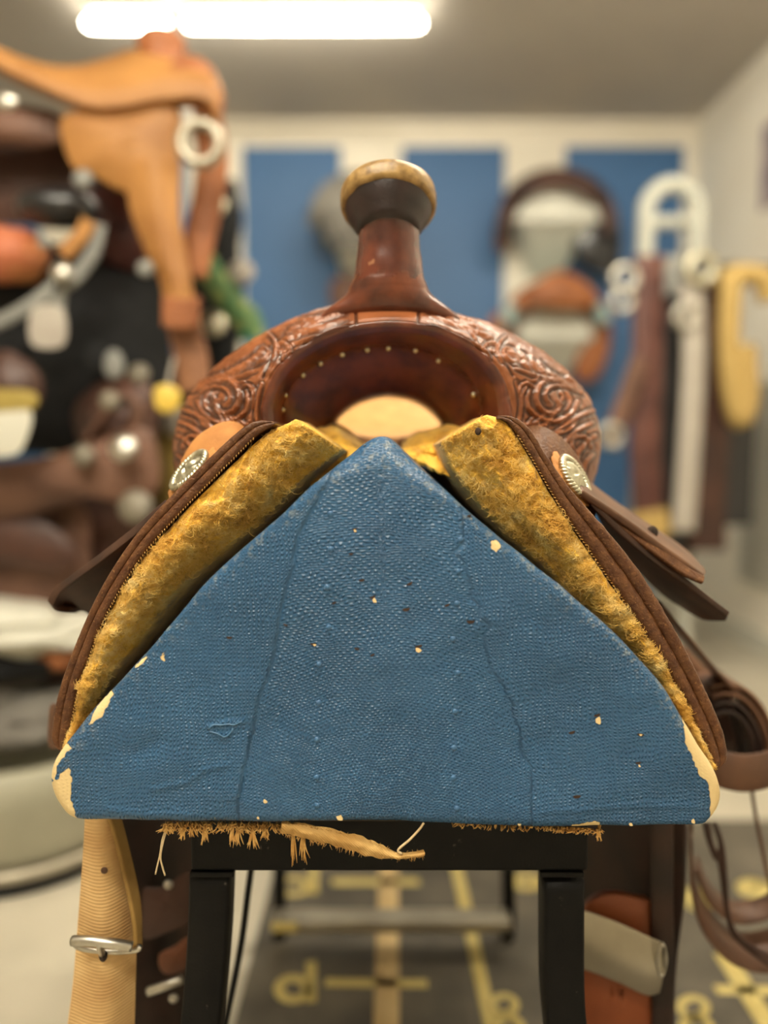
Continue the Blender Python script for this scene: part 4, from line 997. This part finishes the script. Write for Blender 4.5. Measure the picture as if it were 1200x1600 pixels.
# coiled latigo
lat = thing('latigo_strap', 'coiled brown leather tie strap hanging at the right of the saddle', 'strap', P(1165, 1180, .78))
ZK = .80
for k, (rx, ry, m_) in enumerate(((76, 122, 'straplea'), (66, 108, 'straplea'), (55, 94, 'fenderleather'), (45, 80, 'fenderleather'))):
    pts = [P(1122+rx*math.cos(a)*1.0, 1182+0.0-ry*math.sin(a), ZK-.002*k) for a in np.linspace(-.15, 1.9, 14)]
    o = strap('coil_turn', pts, .045, .0045, M[m_], lat)
    pts = None
strap('tie_end', PP([(1015, 930), (1060, 985), (1098, 1030), (1125, 1058), (1150, 1085)], [.70, .73, .765, .79, .80]), .034, .004, M['straplea'], lat, wdir=(0, 1, 0))
strap('wrap_band', PP([(1085, 1190), (1120, 1200), (1160, 1208), (1200, 1202), (1235, 1188)], [.775, .752, .745, .752, .77]), .038, .004, M['straplea'], lat, wdir=(0, .1, 1))
blobc = flap('coil_core', [(1100, 1120), (1130, 1095), (1160, 1110), (1172, 1150), (1172, 1185), (1100, 1185)], .845, .006, M['saddledk'], lat, .004)
for pts, z, w_, m_ in (([(1172, 1215), (1180, 1270), (1192, 1330), (1206, 1400), (1222, 1470)], .79, .020, 'straplea'),
                       ([(1080, 1240), (1078, 1330), (1088, 1400), (1118, 1452), (1160, 1478), (1225, 1470)], .80, .034, 'straplea'),
                       ([(1078, 1300), (1082, 1380), (1100, 1440), (1140, 1485), (1190, 1500), (1230, 1490)], .785, .030, 'straplea'),
                       ([(1088, 1350), (1110, 1400), (1150, 1425), (1200, 1415), (1228, 1380)], .82, .030, 'straplea')):
    strap('hanging_loop', PP(pts, z), w_, .0038, M[m_], lat, wdir=(.35, 1, .35))
for pts in ([(1106, 1285), (1112, 1320), (1124, 1345), (1132, 1400), (1142, 1450), (1165, 1480), (1210, 1512)], [(1116, 1285), (1128, 1320), (1134, 1380), (1138, 1430), (1158, 1468), (1212, 1500)], [(1100, 1285), (1108, 1315), (1120, 1342), (1126, 1320), (1118, 1290)]):
    tube('lace', cr(PP(pts, .765), 50), .0026, M['fenderleather'], lat, 8)
# leather behind the skirt on the right and left
flap('rear_housing', [(1060, 1010), (1100, 1035), (1135, 1060), (1150, 1085), (1120, 1110), (1080, 1080)], .90, .006, M['straplea'], sad, .01)
flap('rear_housing', [(84, 1100), (80, 1130), (79, 1160), (86, 1168), (100, 1150), (100, 1110)], .70, .006, M['straplea'], sad, .004)

# ------------------------------------------------------------------ saddles on the back wall racks
def wall_rack(cx, cy, w_, hh, label, Z=YB-.30):
    t = thing('saddle_rack', label, 'saddle rack', P(cx, cy+40, YB-.02), 'white wall saddle racks')
    arch = [(cx-w_/2, cy+hh*.45), (cx-w_*.42, cy+hh*.1), (cx-w_*.22, cy-hh*.38), (cx, cy-hh*.5), (cx+w_*.22, cy-hh*.38), (cx+w_*.42, cy+hh*.1), (cx+w_/2, cy+hh*.45)]
    f = cr(PP(arch, Z), 30); b = f.copy(); b[:, 1] = YB-.015
    V = np.vstack([f, b]); n = len(f)
    fc = [(i, i+1, n+i+1, n+i) for i in range(n-1)]+[tuple(range(n))[::-1], tuple(range(n, 2*n)), (0, n, 2*n-1, n-1)]
    mesh('half_round_arm', V, fc, M['white'], t, False)
    top = cr(PP([(cx-w_*.40, cy+hh*.5), (cx+w_*.40, cy+hh*.5)], Z+.01), 2)
    x0, x1 = top[0][0], top[1][0]; zt_ = top[0][2]; zb2 = P(cx, cy+hh*1.7, YB)[2]
    V = [(x0, Z+.01, zt_), (x1, Z+.01, zt_), (x0*.5+x1*.5-.07, YB-.013, zb2), (x0*.5+x1*.5+.07, YB-.013, zb2), (x0, YB-.013, zt_), (x1, YB-.013, zt_)]
    mesh('gusset', V, [(0, 1, 3, 2), (0, 2, 4), (1, 5, 3), (0, 4, 5, 1), (2, 3, 5, 4)], M['white'], t, False)
    return t
def wall_saddle(cx, cy, rx, ry, a0, a1, label, m1, m2, extra=None, Z=YB-.24, thick=.05):
    t = thing('wall_saddle', label, 'saddle', P(cx, cy, Z), 'saddles on the back wall')
    rows = []
    for dz, k in ((-.10, .96), (-.04, 1.04), (.06, 1.0), (.16, .97), (.19, .8)):
        rows.append([P(cx+rx*k*math.cos(a), cy-ry*k*math.sin(a), Z+dz) for a in np.linspace(a0, a1, 16)])
    o = sheet('skirt', rows, thick, m1, t, 40, 14)
    rows = []
    for dz, k in ((-.12, .72), (-.13, .9), (-.10, 1.06), (-.05, 1.1)):
        rows.append([P(cx+rx*k*math.cos(a), cy-ry*k*math.sin(a), Z+dz) for a in np.linspace(.6, PI-.6, 12)])
    sheet('fork', rows, .02, m2, t, 40, 10)
    return t
wall_rack(872, 312, 135, 72, 'white wooden wall rack holding the black saddle, upper right')
wall_rack(868, 500, 120, 66, 'white wooden wall rack holding the brown saddle, lower right')
wall_rack(560, 330, 110, 60, 'white wooden wall rack behind the big saddle horn')
s = wall_saddle(870, 345, 82, 72, -.25, PI+.1, 'black and dark brown saddle on the upper wall rack at right', M['saddledk'], M['saddledk'])
flap('fender', [(905, 300), (950, 310), (968, 360), (962, 420), (930, 425), (900, 400), (895, 350)], YB-.20, .02, M['blackleather'], s, .03)
flap('fender', [(800, 300), (820, 310), (800, 350), (792, 390), (775, 390), (778, 345)], YB-.20, .02, M['saddledk'], s, .03)
s = wall_saddle(868, 520, 78, 75, 0.2, PI-.2, 'brown saddle with pale turquoise edging on the lower wall rack', M['turquoise'], M['saddleor'], thick=.04)
flap('fork_cover', [(825, 470), (845, 440), (872, 428), (905, 438), (932, 468), (900, 480), (860, 478)], YB-.42, .03, M['saddleor'], s, .03)
flap('fender', [(905, 480), (948, 480), (950, 540), (930, 590), (900, 590), (905, 540)], YB-.22, .02, M['saddleor'], s, .02)
flap('fender', [(775, 492), (808, 490), (800, 530), (775, 535), (760, 520)], YB-.22, .02, M['saddleor'], s, .02)
s = wall_saddle(560, 345, 68, 66, .3, PI+.15, 'small grey felt-covered saddle on the wall behind the horn', M['greyfelt'], M['greyfelt'])
flap('cover_front', [(492, 330), (505, 295), (545, 280), (590, 285), (600, 330), (590, 380), (545, 390), (520, 370), (510, 350)], YB-.42, .03, M['greyfelt'], s, .04)
strap('dangling_strap', PP([(505, 335), (498, 360), (505, 390), (520, 400), (530, 385)], YB-.40), .03, .012, M['blackleather'], s)
flap('brown_patch', [(518, 445), (540, 430), (570, 440), (575, 490), (540, 500), (520, 480)], YB-.2, .02, M['saddlebr'], s, .02)

M['rackwhite'] = mat('rack enamel', (166, 166, 156), (174, 174, 162), .5, scale=8)
# ------------------------------------------------------------------ right: white bridle rack with straps, rope, grille, poster
ZW = 2.55
rk = thing('bridle_rack', 'white tubular metal rack with an arched top, beside the right wall', 'rack', (P(1045, 1000, ZW)[0], ZW, 0))
xA = P(1008, 400, ZW)[0]; xB = P(1088, 400, ZW)[0]; zA = P(1000, 330, ZW)[2]; Rr = (xB-xA)/2
arc = [np.array([xA, ZW, .02])]+[np.array([xA, ZW, z]) for z in np.linspace(.3, zA, 6)]+[np.array([(xA+xB)/2-Rr*math.cos(a), ZW, zA+Rr*math.sin(a)]) for a in np.linspace(.2, PI-.2, 10)]+[np.array([xB, ZW, z]) for z in np.linspace(zA, .3, 6)]+[np.array([xB, ZW, .02])]
tube('arched_frame', cr(arc, 120), .028, M['rackwhite'], rk, 14)
for y in (348, 440, 560):
    a = P(1008, y, ZW); b = P(1088, y, ZW)
    tube('rung', [a, (a+b)/2, b], .022, M['rackwhite'], rk, 12)
for sx in (xA, xB): box('foot', (sx-.03, ZW-.25, 0), (sx+.03, ZW+.25, .03), M['white'], rk, .005)
hooks = []
def hang(name, label, cat, pts, w_, th, m, Z, parts=(), group='straps hanging on the white rack'):
    t = thing(name, label, cat, P(*pts[0], Z), group)
    strap('strap', PP(pts, Z), w_, th, m, t, wdir=(1, 0, 0))
    for (x, y, r, mm) in parts: ring('buckle', P(x, y, Z-.02), (1, 0, 0), (0, 0, 1), r, r*.35, M[mm], t)
    return t
hang('stirrup_strap', 'wide red-brown leather strap hanging left on the white rack', 'strap', [(1014, 400), (1012, 520), (1010, 620), (1008, 700), (1012, 800), (1016, 870)], .095, .02, M['redstrap'], 2.40, [(976, 435, .035, 'nickel'), (972, 470, .03, 'nickel')])
hang('stirrup_strap', 'blurred brown strap looping out to the lower left of the rack', 'strap', [(1000, 560), (980, 620), (962, 670), (955, 700)], .06, .02, M['saddlebr'], 2.36, [(955, 680, .03, 'nickel')])
hang('harness_strap', 'black leather strap between the red-brown and the white straps', 'strap', [(1052, 420), (1052, 560), (1050, 700), (1048, 870)], .13, .015, M['blackleather'], 2.44)
hang('harness_strap', 'white nylon strap hanging in the middle of the rack', 'strap', [(1080, 440), (1084, 560), (1078, 680), (1070, 800), (1068, 830)], .07, .015, M['whitestrap'], 2.36, [(1070, 495, .03, 'nickel'), (1095, 420, .04, 'silver')])
hang('harness_strap', 'dark brown strap right of the white nylon strap', 'strap', [(1112, 430), (1112, 560), (1108, 700), (1104, 860)], .12, .015, M['saddledk'], 2.42)
hang('harness_strap', 'black strap bundle below the rope loop near the grille', 'strap', [(1146, 540), (1146, 640), (1142, 720), (1138, 820)], .15, .03, M['blackleather'], 2.46, [(1119, 670, .028, 'silver')])
hang('buckle_strap', 'small nickel buckle and strap at the top of the rack', 'strap', [(1046, 400), (1048, 430), (1052, 460)], .07, .02, M['greystrap'], 2.42)
hang('leather_pad', 'small tan leather pad near the bottom of the hanging straps', 'pad', [(1010, 800), (1016, 838)], .13, .03, M['rope'], 2.34, group='pads on the rack')
# posts so that straps on the right side hang from a wall rail
rl = thing('wall_rail', 'dark steel rail holding the straps near the right wall', 'rail', P(1120, 425, 2.46))
tube('rail', [P(1040, 418, 2.46), P(1120, 420, 2.46), np.array([XR-.002, 2.46, P(1120, 420, 2.46)[2]])], .016, M['blackleather'], rl, 10)
for x in (1052, 1080, 1112, 1146): ring('hook', P(x, 425, 2.45), (0, 1, 0), (0, 0, 1), .03, .006, M['nickel'], rl)
lead = thing('lead_rope', 'yellow cotton rope looped over a hook by the right wall', 'rope', P(1160, 440, 2.35))
tube('loop', cr(PP([(1142, 440), (1138, 520), (1142, 600), (1156, 655), (1168, 620), (1162, 540)], 2.34), 60), .033, M['rope'], lead, 12)
tube('upper_turn', cr(PP([(1136, 450), (1145, 432), (1175, 430), (1195, 440), (1202, 470)], 2.36), 40), .033, M['rope'], lead, 12)
gx = XR-.002
gr = thing('air_grille', 'white louvred air grille on the right wall', 'grille', (XR, 2.75, .9))
def yat(px_): return F_PX*XR/(px_-600)*1.0
y1 = yat(1168); y0 = yat(1290); zt_ = P(1168, 600, y1)[2]; zb2 = P(1168, 905, y1)[2]
box('grille_frame', (XR-.03, y0, zb2), (XR-.001, y1, zt_), M['white'], gr, .006)
for k in range(22):
    z = zb2+.03+(zt_-zb2-.06)*k/21
    beam('slat', [np.array([XR-.036, y0+.04, z]), np.array([XR-.036, y1-.05, z])], np.array([.007, 0, -.006]), np.array([.0012, 0, .0014]), M['whitestrap'], gr)
ps = thing('wall_poster', 'mauve and white poster high on the right wall', 'poster', (XR, 2.5, 1.9))
y1 = yat(1172); y0 = yat(1330); zt_ = P(1172, 200, y1)[2]; zb2 = P(1172, 332, y1)[2]
box('poster_sheet', (XR-.006, y0, zb2), (XR-.0005, y1, zt_), M['purple'], ps, .001)
for k in range(4):
    box('printed_block', (XR-.0075, y0+.08+k*.12, zb2+.06+.05*(k % 2)), (XR-.0062, y0+.16+k*.12, zt_-.08), M['whitestrap'], ps, 0)

# ------------------------------------------------------------------ left: shop saddles on a steel rack
sr = thing('display_rack', 'black steel rack carrying the saddles at the left', 'rack', (-.95, 1.85, 0))
for x in (-1.55, -.62):
    for y in (1.75, 2.1):
        box('post', (x-.02, y-.02, 0), (x+.02, y+.02, 1.75 if x < -1 else 1.5), M['black'], sr, .003)
for z in (.62, 1.02, 1.42):
    box('shelf_bar', (-1.55, 1.74, z), (-.60, 1.78, z+.03), M['black'], sr, .003); box('shelf_bar', (-1.55, 2.08, z), (-.60, 2.12, z+.03), M['black'], sr, .003)
A = thing('tan_saddle', 'light tan western saddle on top of the rack at upper left', 'saddle', P(160, 200, 1.6), 'saddles on the left rack')
n1 = [(-140, 10), (-70, 60), (0, 108), (60, 138), (140, 170), (200, 170), (250, 160), (320, 158), (340, 190)]
n2 = [(-140, -10), (-70, 45), (0, 84), (60, 106), (115, 112), (170, 100), (215, 86), (270, 100), (330, 118)]
sheet('seat', [PP(n1, 1.42), PP([(a, (b+d)/2-6) for (a, b), (c, d) in zip(n1, n2)], 1.44), PP(n2, 1.56), PP([(a, b+10) for a, b in n2], 1.72)], .02, M['saddletan'], A, 60, 20)
blob('fork', P(306, 150, 1.52), (.055, .09, .06), M['saddleor'], A, rough=.1)
lathe('horn', P(256, 122, 1.55), (-.05, 0, 1), [(.06, -.01), (.046, .02), (.042, .04), (.046, .052), (.048, .066), (.040, .078), (.022, .086), (.001, .088)], M['saddleor'], A, 28)
flap('seat_jockey', [(100, 185), (180, 172), (270, 162), (278, 240), (262, 300), (200, 300), (150, 275), (115, 260)], 1.44, .01, M['saddletan'], A, .02)
flap('skirt', [(-120, 150), (0, 165), (90, 180), (105, 215), (60, 228), (0, 222), (-120, 225)], 1.50, .012, M['saddlebr'], A, .02)['label'] = 'pinkish brown rear skirt'
sheet('fender', [PP([(195, 250), (205, 330), (232, 400), (252, 440), (258, 480)], 1.43), PP([(240, 250), (250, 330), (262, 400), (276, 440), (280, 480)], 1.41), PP([(282, 250), (280, 330), (290, 400), (298, 440), (302, 480)], 1.44)], .008, M['saddletan'], A, 40, 12)
strap('stirrup_leather', PP([(282, 470), (290, 520), (300, 560), (306, 610)], 1.44), .062, .012, mat('brown stirrup leather', (116, 74, 46), (146, 100, 68), .6, scale=8), A, wdir=(1, 0, 0))
for k in range(5):
    y = 468+k*9; tube('leather_wrap', cr(PP([(255, y), (285, y+5), (312, y)], 1.40), 12), .007, M['saddleor'], A, 8)
strap('front_strap', PP([(320, 170), (332, 240), (325, 310), (310, 380), (300, 430)], 1.50), .06, .01, M['saddleor'], A, wdir=(1, 0, 0))
ring('cinch_ring', P(313, 224, 1.40), (1, 0, 0), (0, 0, 1), .034, .011, M['tin'], A)
strap('ring_keeper', PP([(292, 170), (293, 190), (292, 215)], 1.40), .022, .006, M['whitestrap'], A, wdir=(1, 0, 0))
blob('concho', P(8, 159, 1.40), (.022, .008, .016), M['nickel'], A)
flap('underside_panel', [(-120, 220), (0, 218), (110, 205), (150, 290), (135, 345), (0, 350), (-120, 350)], 1.60, .02, M['saddledk'], A, .01)  # dark brown panel standing in for the underside of this saddle
B = thing('black_saddle', 'black saddle with silver buckles on the middle level at left', 'saddle', P(100, 480, 1.6), 'saddles on the left rack')
flap('skirt', [(-140, 400), (0, 385), (100, 390), (180, 370), (240, 400), (258, 480), (262, 600), (230, 680), (130, 700), (0, 700), (-140, 700)], 1.66, .03, M['blackcloth'], B, .10)
flap('upper_panel', [(150, 300), (190, 290), (225, 330), (245, 390), (220, 420), (160, 400), (130, 340)], 1.60, .02, mat('dark maroon leather', (54, 16, 14), (72, 26, 22), .5, scale=9), B, .04)
blob('fork', P(92, 326, 1.48), (.078, .06, .036), M['blackleather'], B, rough=.1)
blob('seat_roll', P(10, 400, 1.50), (.085, .07, .052), mat('orange tooled leather', (190, 132, 78), (176, 100, 66), .6, scale=12), B, rough=.2)
strap('tan_billet', PP([(140, 345), (125, 370), (98, 398)], 1.44), .03, .008, M['saddletan'], B, wdir=(1, 0, 0))
strap('grey_billet', PP([(155, 350), (145, 395), (118, 432), (95, 450), (88, 490)], 1.45), .028, .008, M['greystrap'], B, wdir=(1, 0, 0))
strap('grey_billet', PP([(-20, 512), (25, 490), (60, 468), (95, 440)], 1.45), .026, .008, M['greystrap'], B, wdir=(0, 0, 1))
for x, y, r in ((96, 426, .020), (228, 420, .016), (130, 280, .018), (70, 380, .012)): lathe('concho', P(x, y, 1.42), (0, -1, .25), [(r, 0), (r, .004), (r*.7, .008), (r*.3, .011), (.0004, .012)], M['nickel'] if x == 96 else M['greystrap'], B, 20)
tg = flap('price_tag', [(52, 482), (98, 482), (100, 538), (50, 538)], 1.42, .003, M['whitestrap'], B, .001)
for x, y, m_ in ((150, 560, 'blackcloth'), (178, 570, 'greystrap')): blob('side_buckle', P(x, y, 1.52), (.02, .01, .03), M[m_], B)
dullc = mat('dull pewter', (104, 98, 86), (128, 120, 104), .5, .3, scale=20)
C = thing('brown_saddle', 'dusty brown saddle with silver conchos low at left', 'saddle', P(120, 760, 1.5), 'saddles on the left rack')
flap('skirt', [(-140, 742), (0, 728), (80, 716), (160, 690), (225, 668), (246, 700), (248, 760), (215, 785), (150, 772), (90, 788), (20, 805), (-140, 820)], 1.48, .012, M['saddlebr'], C, .03)
flap('fork', [(120, 650), (150, 610), (200, 590), (235, 610), (240, 680), (210, 730), (150, 720)], 1.56, .02, M['saddledk'], C, .06)
strap('fork_binding', PP([(135, 690), (165, 650), (195, 620), (215, 640), (205, 700)], 1.50), .04, .01, M['saddlebr'], C)
for x, y, r in ((172, 626, .020), (218, 585, .020), (130, 712, .022), (193, 700, .026), (212, 792, .032)): lathe('concho', P(x, y, 1.42), (0, -1, .3), [(r, 0), (r, .004), (r*.7, .008), (r*.3, .011), (.0004, .012)], M['nickel'] if r == .026 else dullc, C, 24)
flap('fender', [(-140, 800), (0, 800), (60, 800), (130, 790), (142, 860), (140, 960), (130, 1060), (60, 1085), (-140, 1060)], 1.56, .012, M['saddlebr'], C, .03)
flap('fender', [(-140, 790), (30, 800), (120, 860), (90, 890), (0, 880), (-140, 900)], 1.50, .012, M['saddledk'], C, .02)
flap('underskirt', [(100, 770), (200, 770), (250, 800), (262, 880), (240, 1000), (140, 1060), (110, 900)], 1.64, .02, M['saddledk'], C, .02)
flap('cantle', [(-60, 600), (0, 555), (30, 560), (62, 590), (58, 630), (20, 650), (-60, 650)], 1.42, .02, M['saddledk'], C, .03)
tg = thing('paper_label', 'blurred white paper label with a yellow top at the left edge', 'label', P(20, 680, 1.40))
flap('paper', [(-40, 650), (44, 640), (40, 690), (18, 712), (-40, 706)], 1.38, .004, M['white'], tg, .002); flap('header', [(-40, 612), (50, 612), (48, 640), (-40, 645)], 1.38, .004, mat('olive yellow card', (150, 130, 60), (160, 140, 70), .6), tg, .002)
tg = thing('yellow_tag', 'round yellow tag between the left rack and the saddle fork', 'tag', P(261, 622, 1.4))
flap('tag_disc', [(244, 608), (262, 602), (280, 612), (279, 636), (262, 644), (246, 636)], 1.40, .008, M['yellowt'], tg, .004)
tube('tag_string', cr([P(262, 606, 1.40), P(266, 585, 1.41), P(272, 560, 1.43)], 8), .003, M['whitestrap'], tg, 6)
flapo = thing('olive_bag', 'olive cloth bag hanging behind the left concho', 'bag', P(255, 740, 1.8))
blob('bag_body', P(258, 735, 1.85), (.05, .04, .11), mat('olive canvas', (112, 92, 40), (132, 108, 52), .9, scale=14), flapo, rough=.2)
tube('bag_cord', cr([P(258, 690, 1.85), P(252, 560, 1.80), np.array([P(252,560,1.76)[0], 1.765, 1.42])], 12), .006, M['straplea'], flapo, 6)
gs = thing('hanging_tack', 'black tack bundle with a green and yellow patterned breast collar', 'tack', P(340, 430, 1.95))
blob('black_bundle', P(335, 470, 2.0), (.085, .06, .25), M['blackcloth'], gs, rough=.35)
blob('brown_bundle', P(300, 640, 2.0), (.06, .05, .20), M['saddledk'], gs, rough=.3)
strap('green_collar', PP([(312, 400), (338, 440), (365, 478), (388, 500), (395, 530)], 1.86), .062, .012, M['green'], gs, wdir=(.8, 0, .5))
for x, y, r, m_ in ((335, 320, .03, 'silver'), (334, 506, .03, 'silver'), (378, 425, .03, 'whitestrap'), (252, 530, .026, 'nickel'), (278, 660, .035, 'whitestrap')): lathe('concho', P(x, y, 1.82), (0, -1, .25), [(r, 0), (r, .004), (r*.7, .008), (r*.3, .011), (.0004, .012)], M[m_], gs, 24)
hb = thing('wall_tack', 'second black tack bundle hanging left of the blue wall panel', 'tack', P(350, 300, 2.4))
blob('bundle', P(350, 350, 2.3), (.06, .05, .13), M['blackcloth'], hb, rough=.3)
# tub on the floor
tb = thing('plastic_tub', 'pale round-bottomed tub with grey metal rim on the floor at lower left', 'tub', fl(0, 1400))
yt = 1.40; xt = P(0, 1300, yt)[0]
lathe('tub_body', (xt, yt+.10, .012), (0, 0, 1), [(.16, 0), (.205, .01), (.215, .05), (.22, .14), (.225, .20), (.20, .21), (.19, .15), (.18, .04), (.02, .035)], mat('pale plastic', (150, 147, 128), (164, 160, 140), .5, scale=6), tb, 48)
tube('floor_shadow_ring', np.array([[xt+.222*math.cos(a), yt+.10+.222*math.sin(a), .014] for a in np.linspace(0, 2*PI, 60, endpoint=False)]), .014, M['blackcloth'], tb, 10, closed=True)  # black ring standing in for the shadow where the tub meets the floor
tube('rim_band', np.array([[xt+.226*math.cos(a), yt+.10+.226*math.sin(a), .036] for a in np.linspace(0, 2*PI, 60, endpoint=False)]), .012, M['tin'], tb, 10, closed=True)
cl = thing('folded_cloths', 'blurred stack of white and dark cloth items on the tub at left', 'cloth', (xt, yt+.1, .25))
for k, (x, y, z, r, m_) in enumerate(((-.10, .02, .33, (.16, .12, .05), 'greyfelt'), (.06, 0, .29, (.13, .12, .04), 'greyfelt'), (.05, .0, .44, (.13, .11, .035), 'white'), (.0, 0, .385, (.14, .12, .03), 'blackcloth'), (-.05, 0, .475, (.14, .11, .035), 'white'), (.10, -.02, .40, (.06, .06, .03), 'saddleor'))):
    blob('cloth_fold', (xt+x, yt+.1+y, z-.01), r, M[m_], cl, rough=.35, seed=k)
blob('cloth_fold', (xt, yt+.1, .26), (.17, .15, .05), M['greyfelt'], cl, rough=.2)
